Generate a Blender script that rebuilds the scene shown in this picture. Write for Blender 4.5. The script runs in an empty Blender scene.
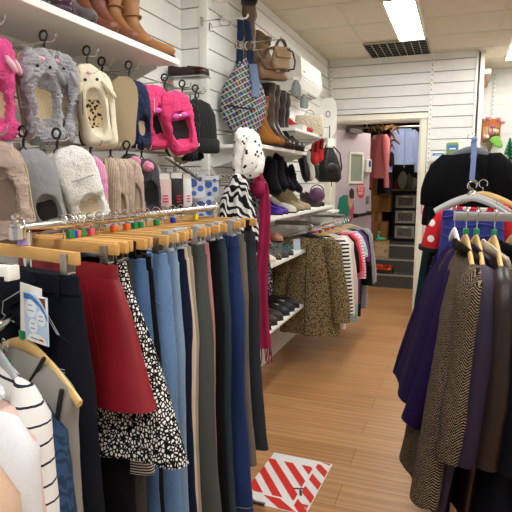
import bpy, bmesh, math, random
from mathutils import Vector, Matrix, noise
random.seed(7)
SC = bpy.context.scene; COL = SC.collection
pi = math.pi
# ---------------------------------------------------------------- camera
FPX = 540.0; CAMH = 1.5
PITCH = math.atan(76/FPX); YAW = math.atan(204/math.hypot(FPX, 76))
VF = Vector((-math.sin(YAW)*math.cos(PITCH), math.cos(YAW)*math.cos(PITCH), -math.sin(PITCH)))
VR = Vector((math.cos(YAW), math.sin(YAW), 0)); VU = VR.cross(VF)
EYE = Vector((0, 0, CAMH))
cd = bpy.data.cameras.new('camera'); cam = bpy.data.objects.new('camera', cd); COL.objects.link(cam)
cam.matrix_world = Matrix(((VR.x, VU.x, -VF.x, 0), (VR.y, VU.y, -VF.y, 0), (VR.z, VU.z, -VF.z, CAMH), (0, 0, 0, 1)))
cd.sensor_width = 36; cd.lens = 36*FPX/512; cd.clip_start = .02
SC.camera = cam
def at(u, v, X=None, Y=None, Z=None):
    """survey helper: the point of a known wall, shelf or rack plane seen at a pixel of the photo"""
    d = VF + VR*((u-256)/FPX) + VU*((256-v)/FPX)
    t = X/d.x if X is not None else Y/d.y if Y is not None else (Z-CAMH)/d.z
    return EYE + d*t

# ---------------------------------------------------------------- materials
def lin(h):
    if not isinstance(h, str): return tuple(h)+(1,)
    h = h.lstrip('#'); r = []
    for i in (0, 2, 4):
        c = int(h[i:i+2], 16)/255
        r.append(c/12.92 if c <= .04045 else ((c+.055)/1.055)**2.4)
    return tuple(r)+(1,)
MATS = {}
class NB:
    def __init__(s, name, rough, metal=0):
        s.m = bpy.data.materials.new(name); s.m.use_nodes = True
        s.nt = s.m.node_tree; s.b = s.nt.nodes['Principled BSDF']
        s.b.inputs['Roughness'].default_value = rough; s.b.inputs['Metallic'].default_value = metal; s.b.inputs['Specular IOR Level'].default_value = .12 if rough >= .8 else .4
        s.tc = s.nt.nodes.new('ShaderNodeTexCoord')
    def n(s, t, **kw):
        nd = s.nt.nodes.new(t)
        for k, v in kw.items():
            if k.startswith('_'): setattr(nd, k[1:], v)
            else: nd.inputs[k.replace('__', ' ')].default_value = v
        return nd
    def l(s, a, b): s.nt.links.new(a, b)
    def co(s, sx=1, sy=1, sz=1, rot=(0, 0, 0)):
        mp = s.n('ShaderNodeMapping'); mp.inputs['Scale'].default_value = (sx, sy, sz); mp.inputs['Rotation'].default_value = rot
        s.l(s.tc.outputs['Object'], mp.inputs['Vector']); return mp.outputs[0]
    def math(s, op, a, b=None, c=None):
        nd = s.n('ShaderNodeMath', _operation=op)
        for i, x in enumerate((a, b, c)):
            if x is None: continue
            if isinstance(x, (int, float)): nd.inputs[i].default_value = x
            else: s.l(x, nd.inputs[i])
        return nd.outputs[0]
    def mix(s, fac, a, b):
        nd = s.n('ShaderNodeMix', _data_type='RGBA')
        for i, x in ((0, fac), (6, a), (7, b)):
            if isinstance(x, (int, float, tuple)): nd.inputs[i].default_value = x
            else: s.l(x, nd.inputs[i])
        return nd.outputs[2]
    def xyz(s, vec):
        nd = s.n('ShaderNodeSeparateXYZ'); s.l(vec, nd.inputs[0]); return nd.outputs
    def noise(s, vec, scale, detail=3, rough=.6):
        nd = s.n('ShaderNodeTexNoise', Scale=scale, Detail=detail, Roughness=rough); s.l(vec, nd.inputs['Vector']); return nd.outputs['Fac']
    def vor(s, vec, scale, feature='F1', out='Distance'):
        nd = s.n('ShaderNodeTexVoronoi', Scale=scale, _feature=feature); s.l(vec, nd.inputs['Vector']); return nd.outputs[out]
    def ramp(s, fac, a, b):
        nd = s.n('ShaderNodeMapRange'); s.l(fac, nd.inputs[0]); nd.inputs[1].default_value = a; nd.inputs[2].default_value = b; return nd.outputs[0]
    def base(s, c):
        if isinstance(c, tuple): s.b.inputs['Base Color'].default_value = c
        else: s.l(c, s.b.inputs['Base Color'])
    def bump(s, h, st, dist=.002):
        nd = s.n('ShaderNodeBump', Strength=st, Distance=dist); s.l(h, nd.inputs['Height']); s.l(nd.outputs[0], s.b.inputs['Normal'])
def dk(c, k): return tuple(min(1, x*k) for x in c[:3])+(1,)
def mat(name, col, kind='plain', rough=.75, col2=None, s=1.0, metal=0, extra=None):
    if name in MATS: return MATS[name]
    N = NB(name, rough, metal); c = lin(col); c2 = lin(col2) if col2 else dk(c, .6); v = N.co()
    if kind == 'plain':
        N.base(N.mix(N.noise(v, 14), dk(c, .92), dk(c, 1.06)))
    elif kind == 'metal':
        N.base(c)
    elif kind == 'fabric':
        n1 = N.noise(v, 380, 2); n2 = N.noise(v, 9, 3)
        N.base(N.mix(N.math('ADD', N.math('MULTIPLY', n1, .6), N.math('MULTIPLY', n2, .4)), dk(c, .72), dk(c, 1.28)))
        N.bump(n1, .25); pass
    elif kind == 'denim':
        n1 = N.noise(N.co(1500, 1500, 60), 1, 2); n2 = N.noise(N.co(7, 7, 1.8), 1, 3)
        k = N.math('ADD', N.math('MULTIPLY', n1, .5), N.math('MULTIPLY', n2, .5))
        N.base(N.mix(N.ramp(k, .3, .72), dk(c, .62), c2 if col2 else dk(c, 1.5))); N.bump(n1, .2)
    elif kind == 'fur':
        n1 = N.noise(v, 170*s, 4, .7); n2 = N.noise(v, 22, 2)
        N.base(N.mix(N.math('ADD', N.math('MULTIPLY', n1, .6), N.math('MULTIPLY', n2, .4)), dk(c, .7), dk(c, 1.25)))
        N.bump(n1, .9, .006); N.b.inputs['Sheen Weight'].default_value = .08; N.b.inputs['Specular IOR Level'].default_value = .1
    elif kind == 'leather':
        n1 = N.vor(v, 420); n2 = N.noise(v, 12, 4)
        N.base(N.mix(n2, dk(c, .65), dk(c, 1.3))); N.bump(n1, .25, .001)
    elif kind == 'leopard':
        v2 = N.noise(v, 60, 3); d = N.vor(v, 52*s); d2 = N.noise(v, 110*s, 3, .7)
        m = N.ramp(N.math('ADD', N.math('MULTIPLY', d, .7), N.math('MULTIPLY', d2, .6)), .56, .68)
        N.base(N.mix(m, N.mix(v2, c2, dk(c2, .6)), c)); N.bump(d2, .3)
    elif kind == 'tweed':
        x = N.xyz(v)
        z = N.math('ADD', N.math('MULTIPLY', x[2], 95*s), N.math('MULTIPLY', N.math('ABSOLUTE', N.math('SUBTRACT', N.math('FRACT', N.math('MULTIPLY', N.math('ADD', x[0], N.math('MULTIPLY', x[1], .7)), 24*s)), .5)), 4.2))
        st = N.math('FRACT', z); n1 = N.noise(v, 260, 2)
        m = N.ramp(N.math('ADD', st, N.math('MULTIPLY', N.math('SUBTRACT', n1, .5), 1.3)), .58, .82)
        N.base(N.mix(m, c, c2)); N.bump(n1, .5)
    elif kind == 'stripes':
        x = N.xyz(v)[2]; w = N.noise(v, 6, 2)
        st = N.math('FRACT', N.math('ADD', N.math('MULTIPLY', x, s), N.math('MULTIPLY', w, .6)))
        N.base(N.mix(N.math('GREATER_THAN', st, extra or .6), c, c2)); N.bump(N.noise(v, 300, 2), .2)
    elif kind == 'zebra':
        nd = N.n('ShaderNodeTexWave', Scale=s, Distortion=8, Detail=1.5, _bands_direction='DIAGONAL'); nd.inputs['Detail Scale'].default_value = 1.1
        N.l(v, nd.inputs['Vector']); N.base(N.mix(N.ramp(nd.outputs['Fac'], .46, .54), c, c2)); N.bump(N.noise(v, 200, 2), .3)
    elif kind == 'spots':
        d = N.vor(v, s); N.base(N.mix(N.ramp(N.math('ADD', d, N.math('MULTIPLY', N.noise(v, s*2.2, 2), .12)), extra or .35, (extra or .35)+.04), c2, c)); N.bump(N.noise(v, 260, 3), .4)
    elif kind == 'cells':
        d = N.vor(N.co(1.0, 1.0, .75), s, 'DISTANCE_TO_EDGE'); N.base(N.mix(N.ramp(d, extra or .1, (extra or .1)+.05), c2, c)); N.bump(N.noise(v, 260, 3), .2)
    elif kind == 'dots':
        x = N.xyz(N.co(s, s, s)); gx = N.math('SUBTRACT', N.math('FRACT', x[0]), .5); gz = N.math('SUBTRACT', N.math('FRACT', x[2]), .5)
        r = N.math('SQRT', N.math('ADD', N.math('MULTIPLY', gx, gx), N.math('MULTIPLY', gz, gz)))
        N.base(N.mix(N.math('LESS_THAN', r, extra or .3), c, c2))
    elif kind == 'floral':
        cs = N.n('ShaderNodeTexVoronoi', Scale=s); N.l(v, cs.inputs['Vector'])
        N.base(N.mix(N.ramp(cs.outputs['Distance'], .36, .4), N.mix(.35, cs.outputs['Color'], c2), c))
    elif kind == 'tartan':
        sn = N.n('ShaderNodeVectorMath', _operation='SNAP'); N.l(N.co(s, s, s, (0, .5, 0)), sn.inputs[0]); sn.inputs[1].default_value = (1, 1, 1)
        wn = N.n('ShaderNodeTexWhiteNoise'); N.l(sn.outputs[0], wn.inputs['Vector'])
        hs = N.n('ShaderNodeHueSaturation', Saturation=1.0, Value=.42); N.l(wn.outputs['Color'], hs.inputs['Color'])
        x = N.xyz(N.co(s*.5, s*.5, s*.5, (0, .5, 0))); st = N.math('LESS_THAN', N.math('FRACT', x[0]), .45); st2 = N.math('LESS_THAN', N.math('FRACT', N.math('MULTIPLY', x[2], .7)), .18)
        cc = N.mix(N.math('MULTIPLY', st, .8), hs.outputs[0], lin('#141a2c')); cc = N.mix(N.math('MULTIPLY', st2, .7), cc, lin('#c9c6cf')); N.base(cc); N.bump(N.noise(v, 200, 2), .3)
    elif kind == 'wood':
        n1 = N.noise(N.co(2.2*s, 26*s, 26*s), 1, 4); n2 = N.noise(v, 3, 2)
        N.base(N.mix(N.ramp(n1, .3, .7), dk(c, .78), dk(c, 1.16)))
    elif kind == 'knit':
        x = N.xyz(v); st = N.math('SINE', N.math('MULTIPLY', N.math('ADD', x[0], x[1]), 700*s)); n1 = N.noise(v, 120, 3)
        N.base(N.mix(n1, dk(c, .7), dk(c, 1.3))); N.bump(N.math('MULTIPLY', st, n1), .5, .004)
    elif kind == 'glass':
        N.base(c); N.b.inputs['Transmission Weight'].default_value = extra or .9; N.b.inputs['IOR'].default_value = 1.2
    elif kind == 'emit':
        N.base(c); N.b.inputs['Emission Color'].default_value = c; N.b.inputs['Emission Strength'].default_value = s
    MATS[name] = N.m; return N.m
def floor_mat():
    N = NB('laminate floor', .33); v = N.co(1, 1, 1)
    br = N.n('ShaderNodeTexBrick', Scale=1.0, _offset=.37, _offset_frequency=2); N.l(v, br.inputs['Vector'])
    for k, x in (('Color1', lin('#b98c5e')), ('Color2', lin('#b08153')), ('Mortar', lin('#8a5c36')), ('Mortar Size', .0022), ('Mortar Smooth', .2), ('Brick Width', 1.28), ('Row Height', .192), ('Bias', 0)): br.inputs[k].default_value = x
    gr = N.noise(N.co(1.6, 22, 1), 1, 5, .65); g2 = N.noise(N.co(.9, 7, 1), 1, 4)
    sp = N.n('ShaderNodeTexWave', Scale=2.2, Distortion=7, Detail=3, _bands_direction='Y'); N.l(N.co(.35, 3.0, 1), sp.inputs['Vector'])
    k = N.math('ADD', N.math('MULTIPLY', gr, .5), N.math('ADD', N.math('MULTIPLY', g2, .3), N.math('MULTIPLY', sp.outputs['Fac'], .2)))
    mx = N.n('ShaderNodeMix', _data_type='RGBA', _blend_type='MULTIPLY'); mx.inputs[0].default_value = 1
    N.l(br.outputs['Color'], mx.inputs[6]); N.l(N.mix(N.ramp(k, .3, .7), (.72, .68, .62, 1), (1.12, 1.12, 1.12, 1)), mx.inputs[7])
    N.base(mx.outputs[2]); return N.m

# ---------------------------------------------------------------- mesh builder
class M:
    def __init__(s, mx=None): s.bm = bmesh.new(); s.mx = mx or Matrix()
    def v(s, p): return s.bm.verts.new(s.mx @ Vector(p))
    def f(s, vs):
        try: return s.bm.faces.new(vs)
        except ValueError: return None
    def loft(s, rings, cap=True, closed=True):
        R = [[s.v(p) for p in r] for r in rings]; n = len(R[0])
        for a, b in zip(R, R[1:]):
            for i in range(n if closed else n-1):
                j = (i+1) % n; s.f((a[i], a[j], b[j], b[i]))
        if cap and closed: s.f(R[0][::-1]); s.f(R[-1])
        return s
    def tube(s, path, r, n=8, side=None, cap=True, pw=1):
        P = [Vector(p) for p in path]; m = len(P)
        T = [(P[min(i+1, m-1)]-P[max(i-1, 0)]).normalized() for i in range(m)]
        if side is None: side = min((Vector((1, 0, 0)), Vector((0, 1, 0)), Vector((0, 0, 1))), key=lambda a: max(abs(a.dot(t)) for t in T))
        side = Vector(side); rings = []
        for i in range(m):
            ri = r[i] if isinstance(r, list) else r
            ra, rb = ri if isinstance(ri, tuple) else (ri, ri)
            a = (side-T[i]*side.dot(T[i])).normalized(); b = T[i].cross(a)
            ring = []
            for k in range(n):
                t = 2*pi*k/n; ct, st = math.cos(t), math.sin(t)
                ct = math.copysign(abs(ct)**pw, ct); st = math.copysign(abs(st)**pw, st)
                ring.append(P[i]+a*(ra*ct)+b*(rb*st))
            rings.append(ring)
        return s.loft(rings, cap)
    def box(s, c, d, rot=None, bev=0):
        b = bmesh.new(); bmesh.ops.create_cube(b, size=1)
        for q in b.verts: q.co = Vector((q.co.x*d[0], q.co.y*d[1], q.co.z*d[2]))
        if bev: bmesh.ops.bevel(b, geom=b.edges[:], offset=bev, segments=2, profile=.6, affect='EDGES')
        X = Matrix.Translation(Vector(c)) @ (rot.to_4x4() if rot else Matrix())
        mp = {}
        for q in b.verts: mp[q] = s.v(X @ q.co)
        for f in b.faces: s.f([mp[q] for q in f.verts])
        b.free(); return s
    def lathe(s, prof, c=(0, 0, 0), n=20, mx=None):
        c = Vector(c); mx = mx or Matrix()
        return s.loft([[c+(mx @ Vector((r*math.cos(2*pi*k/n), r*math.sin(2*pi*k/n), z))) for k in range(n)] for r, z in prof])
    def ell(s, c, r, n=14, rot=None):
        rot = rot or Matrix()
        if isinstance(r, (int, float)): r = (r, r, r)
        c = Vector(c); h = n//2+1
        return s.loft([[c+(rot @ Vector((r[0]*math.sin(a)*math.cos(2*pi*k/n), r[1]*math.sin(a)*math.sin(2*pi*k/n), r[2]*math.cos(a)))) for k in range(n)] for a in [.06+(pi-.12)*i/h for i in range(h+1)]])
    def poly(s, pts, d):
        d = Vector(d); a = [s.v(p) for p in pts]; b = [s.v(Vector(p)+d) for p in pts]; n = len(a)
        s.f(a[::-1]); s.f(b)
        for i in range(n): s.f((a[i], a[(i+1) % n], b[(i+1) % n], b[i]))
        return s
    def jitter(s, amp, sc=60, seed=0, amp2=0):
        s.bm.normal_update(); o = Vector((seed*3.1, seed*1.7, 0)); q = []
        for w in s.bm.verts:
            k = noise.noise(w.co*sc+o)*amp + (noise.noise(w.co*sc*.22+o)*amp2 if amp2 else 0); q.append((w, w.normal*k))
        for w, d in q: w.co += d
        return s
    def build(s, name, m, parent=None, label=None, flat=False):
        bm = s.bm; bmesh.ops.recalc_face_normals(bm, faces=bm.faces[:])
        if not flat:
            for f in bm.faces: f.smooth = True
            for e in bm.edges:
                if len(e.link_faces) == 2 and e.calc_face_angle(0) > .75: e.smooth = False
        me = bpy.data.meshes.new(name); bm.to_mesh(me); bm.free(); me.materials.append(m)
        o = bpy.data.objects.new(name, me); COL.objects.link(o)
        if parent: o.parent = parent
        if label: o['label'] = label
        return o
def tag(o, label, cat, group=None, kind=None):
    o['label'] = label; o['category'] = cat
    if group: o['group'] = group
    if kind: o['kind'] = kind
    return o
def thing(name, label, cat, loc=(0, 0, 0), rz=0, group=None, rx=0, ry=0):
    o = bpy.data.objects.new(name, None); COL.objects.link(o); o.empty_display_size = .05
    o.location = loc; o.rotation_euler = (rx, ry, rz); return tag(o, label, cat, group)
def struct(name, m, mt, parent=None, flat=False):
    o = m.build(name, mt, parent, flat=flat)
    if not parent: o['kind'] = 'structure'
    return o
def text_part(txt, size, mx, mt, parent, name='lettering'):
    cu = bpy.data.curves.new('t', 'FONT'); cu.body = txt; cu.size = size; cu.extrude = .0006; cu.align_x = 'CENTER'; cu.align_y = 'CENTER'; cu.space_line = .85
    o = bpy.data.objects.new('t', cu); COL.objects.link(o)
    me = bpy.data.meshes.new_from_object(o.evaluated_get(bpy.context.evaluated_depsgraph_get()))
    bpy.data.objects.remove(o); me.transform(mx); me.materials.clear(); me.materials.append(mt); me.name = name
    p = bpy.data.objects.new(name, me); COL.objects.link(p); p.parent = parent; return p
def R(d): return math.radians(d)
def RX(d): return Matrix.Rotation(R(d), 4, 'X')
def RY(d): return Matrix.Rotation(R(d), 4, 'Y')
def RZ(d): return Matrix.Rotation(R(d), 4, 'Z')
def TR(*p): return Matrix.Translation(Vector(p))
def ip(tab, x):
    for (a, b), (c, d) in zip(tab, tab[1:]):
        if x <= c: return b+(d-b)*max(0, (x-a))/(c-a) if c > a else d
    return tab[-1][1]

# ---------------------------------------------------------------- common materials
white = mat('white laminate', '#eae9e1', rough=.45)
slatm = mat('slatwall panel white', '#e8e8e2', rough=.5)
groovem = mat('slatwall groove', '#8f8b7c', rough=.6)
chrome = mat('chrome', '#d8d6d0', 'metal', .16, metal=1)
steel = mat('brushed steel', '#a9a69c', 'metal', .35, metal=1)
woodh = mat('pale hanger wood', '#d6a560', 'wood', .45)
woodl = mat('light maple hanger wood', '#dfb878', 'wood', .45)
blackp = mat('black plastic', '#121214', rough=.4)
greyp = mat('grey plastic', '#9c9fa0', rough=.45)
whitep = mat('white plastic', '#eceae2', rough=.4)
paper = mat('white paper', '#f1efe8', rough=.8)
CUBE = {k: mat(k+' plastic size cube', h, rough=.35) for k, h in dict(green='#0f8a4c', orange='#e8642a', blue='#2438b0', lilac='#a995d8', pink='#d8546a', red='#cf2a2a', yellow='#e8d020').items()}
# ---------------------------------------------------------------- the room
XL, XF, YP, YB, ZC = -1.6, -1.434, 3.0, 6.11, 2.8
G0, GS = 1.926, .115
m = M().box((.5, 3.0, -.03), (6, 11, .06)); struct('floor', m, floor_mat())
ceilm = mat('ceiling tile', '#d9d0bc', rough=.9); tbar = mat('ceiling grid bar', '#cfc8b6', rough=.6)
m = M(); xs = [-.94-.6*1.5]+[-.94+.6*k for k in range(0, 6)]
m.box((.5, 3.6, ZC+.03), (6, 10.2, .02))
for i in range(-2, 5):
    for j in range(-11, 4):
        if i == 0 and j == 0: continue
        m.box((-.94+.6*i+.3, 5.4+.6*j+.3, ZC+.008), (.588, .588, .012), bev=.003)
ce = struct('ceiling', m, ceilm)
m = M()
for i in range(-2, 6): m.box((-.94+.6*i, 3.0, ZC+.003), (.016, 9.6, .008))
for j in range(-11, 5): m.box((.26, 5.4+.6*j, ZC+.0031), (4.2, .016, .008))
struct('ceiling_grid', m, tbar, ce)
def slats(m, g, p0, p1, nrm, z0, z1, gap=.008, th=.016):
    """slatwall: boards between grooves, from p0 to p1 (x,y), thickness th along -nrm"""
    a = Vector((p0[0], p0[1], 0)); b = Vector((p1[0], p1[1], 0)); nv = Vector((nrm[0], nrm[1], 0)); L = (b-a).length
    rot = Matrix.Rotation(math.atan2((b-a).y, (b-a).x), 3, 'Z'); mid = (a+b)/2
    zs = [z0]+[G0+GS*k for k in range(-20, 12) if z0+.02 < G0+GS*k < z1-.02]+[z1]
    for q, r in zip(zs, zs[1:]):
        lo = q+(gap/2 if q > z0 else 0); hi = r-(gap/2 if r < z1 else 0)
        m.box((mid.x-nv.x*th/2, mid.y-nv.y*th/2, (lo+hi)/2), (L, th, hi-lo), rot)
    g.box((mid.x-nv.x*(th+.012), mid.y-nv.y*(th+.012), (z0+z1)/2), (L, .02, z1-z0), rot)
def slatwall(name, segs):
    m, g = M(), M()
    for s in segs: slats(m, g, *s)
    o = struct(name, m, slatm, flat=True); struct('groove_backing', g, groovem, o, flat=True); return o
slatwall('wall_left', [((XL, -1.4), (XL, YP), (1, 0), 0, ZC)])
w = slatwall('wall_left_panel', [((XF, YP+.02), (XF, YB), (1, 0), 0, ZC), ((XL, YP), (XF-.05, YP), (0, -1), 0, ZC)])
m = M().box((XF-.025+.004, YP+.012, ZC/2), (.054, .03, ZC), bev=.004); struct('trim_1', m, white)
slatwall('wall_back', [((XF, YB), (-1.40, YB), (0, -1), 0, ZC), ((-1.40, YB), (-.35, YB), (0, -1), 2.22, ZC), ((-.35, YB), (.095, YB), (0, -1), 0, ZC)])
m = M().box((-.10, 6.20, 1.4), (.42, .13, 2.8)).box((-.88, 6.2, 2.52), (1.2, .13, .56)); m.box((-1.55, 6.2, 1.4), (.3, .13, 2.8)); struct('wall_back_core', m, white)
m = M().box((.105, 6.19, 1.4), (.024, .18, 2.8), bev=.004); struct('trim_2', m, white)
# uprights: white slotted strips
def strip(n, x, y, z0=.0, z1=2.8):
    m = M().box((x, y, (z0+z1)/2), (.026, .012, z1-z0), bev=.002); o = struct(n, m, mat('slotted strip', '#f0eee6', rough=.4))
    s = M()
    for k in range(int((z1-z0)/.05)): s.box((x, y-.0065, z0+.03+.05*k), (.009, .003, .022))
    struct('slot', s, mat('slot shadow grey', '#a9a596'), o)
strip('trim_3', -.325, 6.088); strip('trim_4', -1.39, 6.088, 2.25)
# recess beyond the column
m = M().box((.35, 7.25, 1.4), (.5, .08, 2.8)).box((.16, 6.7, 1.4), (.04, 1.05, 2.8)); struct('wall_recess', m, white)
slatwall('wall_recess_slats', [((.34, 7.2), (1.6, 7.2), (0, -1), 0, ZC)])
strip('trim_5', .325, 7.185)
struct('wall_right', M().box((1.65, 2.8, 1.4), (.06, 8.9, 2.8)), white)
m = M().box((.82, 7.02, 1.69), (1.3, .32, .025), bev=.003); tag(m.build('wall_shelf', white), 'white shelf in the right recess carrying dried flowers and green tinsel', 'shelf')
# door frame (moulded)
def frame():
    m = M(); xi0, xi1, zt = -1.362, -.425, 2.13
    prof = [(0, .0), (0, .03), (.018, .045), (.05, .03), (.07, .034), (.078, .0)]
    for s, x in ((-1, xi0), (1, xi1)):
        m.loft([[(x+s*a, YB-b, z) for a, b in prof] for z in (0, zt+.0)])
    m.loft([[(x, YB-b, zt+a) for a, b in prof] for x in (xi0-.078, xi1+.078)])
    m.box((xi0-.01, YB+.09, zt/2), (.03, .2, zt)).box((xi1+.01, YB+.09, zt/2), (.03, .2, zt)).box(((xi0+xi1)/2, YB+.09, zt+.01), (.96, .2, .03))
    struct('door_frame', m, mat('door frame gloss white', '#e9e5d3', rough=.35))
frame()
# back room
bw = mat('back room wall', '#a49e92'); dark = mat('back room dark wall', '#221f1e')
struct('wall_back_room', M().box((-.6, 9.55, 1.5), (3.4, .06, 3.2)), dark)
struct('wall_back_room_left', M().box((-1.62, 7.9, 1.5), (.06, 3.3, 3.2)), bw)
struct('wall_back_room_right', M().box((.12, 7.9, 1.5), (.04, 3.3, 3.2)), bw)
struct('ceiling_back_room', M().box((-.7, 7.95, 2.62), (1.9, 3.3, .05)), mat('back room ceiling', '#b5ae9f'))
stepm = mat('grey step lino', '#4f4b47', 'fabric', .7)
m = M(); e = M()
for k in range(3):
    y = 7.65+.27*k; m.box((-.7, (y+9.5)/2, .09+.18*k), (1.7, 9.5-y, .18)); e.box((-.7, y+.015, .18*(k+1)-.004), (1.7, .045, .02), bev=.003)
st = struct('steps', m, stepm); struct('nosing', e, mat('aluminium step nosing', '#b9b5ab', rough=.35, metal=.6), st)

# door leaf, opened into the back room, with a printed picture on it
DH = Vector((-1.385, 6.2, 0)); dv = (Vector((-1.075, 6.98, 0))-DH).normalized(); DW = .84
dn = Vector((dv.y, -dv.x, 0))
DM = Matrix(((dv.x, dn.x, 0, DH.x), (dv.y, dn.y, 0, DH.y), (0, 0, 1, 0), (0, 0, 0, 1)))   # local: x along leaf, y out of its face, z up
def onleaf(u, v):
    d = VF + VR*((u-256)/FPX) + VU*((256-v)/FPX); t = (DH-EYE).dot(dn)/d.dot(dn); p = EYE+d*t
    return ((p-DH).dot(dv), p.z)
doorm = mat('pale mauve door', '#bdb0b6', rough=.5)
d = M(DM).box((DW/2, -.02, 1.045), (DW, .04, 2.06), bev=.003).build('door_1', doorm); d['kind'] = 'structure'
(x0, z1), (x1, z0) = onleaf(349.5, 153), onleaf(361.5, 182.5)
wf = M(DM)
for c, s in (((x0, (z0+z1)/2), (.03, z1-z0+.03)), ((x1, (z0+z1)/2), (.03, z1-z0+.03)), (((x0+x1)/2, z0), (x1-x0, .03)), (((x0+x1)/2, z1), (x1-x0, .03))): wf.box((c[0], .006, c[1]), (s[0], .018, s[1]), bev=.002)
wfo = wf.build('vision_panel_frame', mat('white window bead', '#e6e4d6', rough=.4), d)
M(DM).box(((x0+x1)/2, .003, (z0+z1)/2), (x1-x0, .004, z1-z0)).build('pane', mat('greenish wired glass', '#8f988a', rough=.12), wfo)
def leafpoly(pts, y, name, mt, par): return M(DM).poly([(onleaf(u, v)[0], y, onleaf(u, v)[1]) for u, v in pts], (0, -.001, 0)).build(name, mt, par)
def oval(cu, cv, ru, rv, n=24): return [(cu+ru*math.cos(2*pi*k/n), cv+rv*math.sin(2*pi*k/n)) for k in range(n)]
pic = leafpoly([(337, 187), (371, 190), (371, 276), (337, 282)], .002, 'printed_picture', mat('print lilac ground', '#b8abb4', rough=.5), d)
pic['label'] = 'printed picture of two people on the door'
P = {k: mat('print '+k, h, rough=.55) for k, h in dict(green='#1f7a60', hair='#3a2a22', skin='#c69a80', magenta='#b0506a', dkhair='#241a1a', rose='#c98f90', pen='#222222').items()}
leafpoly([(339, 198), (343, 195), (347, 195), (349, 203), (350, 214), (347, 226), (341, 228), (337.6, 219), (337.2, 208)], .0035, 'green_top', P['green'], pic)
leafpoly([(348, 203), (353, 200), (354, 208), (353, 216), (350, 223), (347, 226), (349, 214)], .0038, 'magenta_top', P['magenta'], pic)
leafpoly([(337.3, 218), (340, 218), (341, 226), (347, 229), (352, 227), (351, 233), (341, 234), (337.4, 229)], .0042, 'forearms', P['skin'], pic)
leafpoly([(347.6, 196), (351, 194), (353.2, 199), (352, 206), (350, 209), (347.6, 203)], .0046, 'face', P['skin'], pic)
leafpoly([(349, 191), (351.5, 188), (353.6, 191), (353.6, 198), (351, 199), (349, 197)], .005, 'short_dark_hair', P['hair'], pic)
leafpoly([(349, 230), (354.5, 225), (355, 226), (350, 231.5)], .005, 'pen', P['pen'], pic)
leafpoly([(360, 248), (365, 244), (371, 248), (371, 272), (361, 272)], .0035, 'rose_top', P['rose'], pic)
leafpoly([(361, 234), (364, 233), (366, 240), (364, 247), (361, 246), (360, 240)], .0042, 'woman_face', P['skin'], pic)
leafpoly([(361, 233), (364, 229), (368, 231), (369, 240), (368, 254), (365, 257), (366, 243), (364, 236)], .005, 'long_dark_hair', P['dkhair'], pic)
sg = leafpoly(oval(360.4, 190, 3.9, 8.2), .006, 'staff_sign', mat('sign red', '#cf2f49', rough=.4), d); sg['label'] = 'red oval sign on the door reading SORRY STAFF ONLY'
cx, cz = onleaf(360.4, 190)
TM = DM @ TR(cx, .0065, cz) @ RX(90) @ RZ(0)
TM = DM @ TR(cx, .0065, cz) @ Matrix(((-1, 0, 0, 0), (0, 0, 1, 0), (0, 1, 0, 0), (0, 0, 0, 1))) @ RY(0)
TM = DM @ TR(cx, .0068, cz) @ Matrix(((1, 0, 0, 0), (0, 0, 1, 0), (0, 1, 0, 0), (0, 0, 0, 1)))
sw = (onleaf(364.3, 190)[0]-onleaf(356.5, 190)[0])
text_part('SORRY\nSTAFF\nONLY', sw*.27, TM, paper, sg)
b = onleaf(366, 166); m = M(DM).box((b[0]+.02, .02, b[1]), (.10, .04, .16), bev=.008).build('keypad_lock', whitep, d)
M(DM).box((b[0]+.02, .043, b[1]+.03), (.045, .006, .08), bev=.002).build('blue_pictogram', mat('sign blue', '#2a4690'), m)
a, b = onleaf(353.5, 215.5), onleaf(367, 213)
M(DM).tube([(a[0], .05, a[1]), (b[0], .05, b[1])], .02, 10).box((a[0], .025, a[1]), (.03, .05, .05)).box((b[0], .025, b[1]), (.03, .05, .05)).build('push_bar', blackp, d)
a = onleaf(366.5, 200); M(DM).box((a[0], .02, a[1]), (.03, .03, .10), bev=.006).build('door_handle', steel, d)
a = onleaf(352, 131.5); M(DM).box((a[0], .03, a[1]), (.26, .06, .05), bev=.006).build('door_closer', mat('closer grey', '#6b6764', rough=.4), d)

# ---------------------------------------------------------------- ceiling lights
def light(label, x0, x1, y0, y1, st=16):
    t = thing('ceiling_light', label, 'ceiling light', ((x0+x1)/2, (y0+y1)/2, ZC-.012))
    w, l = x1-x0, y1-y0; m = M()
    for s in (-1, 1): m.box((s*(w/2+.008), 0, 0), (.016, l+.03, .022)); m.box((0, s*(l/2+.008), 0), (w, .016, .022))
    m.build('frame', white, t); M().box((0, 0, .002), (w, l, .008)).build('diffuser', mat('lit diffuser', '#ffffff', 'emit', s=st), t)
light('lit fluorescent strip light in the ceiling above the aisle', -.585, -.37, 4.2, 5.38)
light('second lit strip light in the ceiling near the right recess', .40, .62, 5.45, 6.63)
for i, y in enumerate((1.6, -.8)):
    light(('strip light overhead nearer the shop front', 'strip light behind the camera')[i], -.585, -.37, y, y+1.18)
    light(('strip light overhead by the right wall', 'strip light behind the camera by the right wall')[i], .62, .84, y+.3, y+1.48)
light('added fill lamp in the back room ceiling', -.75, -.5, 6.5, 7.6, 2.5).__class__  # unseen lamp added above the doorway to brighten the back room
for o in COL.objects:
    if o.get('label') == 'added fill lamp in the back room ceiling': o.location.z = 2.58
bpl = mat('back room fill diffuser', '#fff6ea', 'emit', s=12)
for o in COL.objects:
    if o.parent and o.parent.get('label') == 'added fill lamp in the back room ceiling' and o.name.startswith('diffuser'): o.data.materials[0] = bpl
t = thing('louvre_grille', 'square mirrored louvre grille set in the ceiling before the back wall', 'ceiling grille', (-.64, 5.7, ZC-.006))
M().box((0, 0, .03), (.59, .59, .01)).build('tray', mat('grille tray grey', '#8b8780', rough=.3, metal=.7), t)
m = M()
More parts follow.
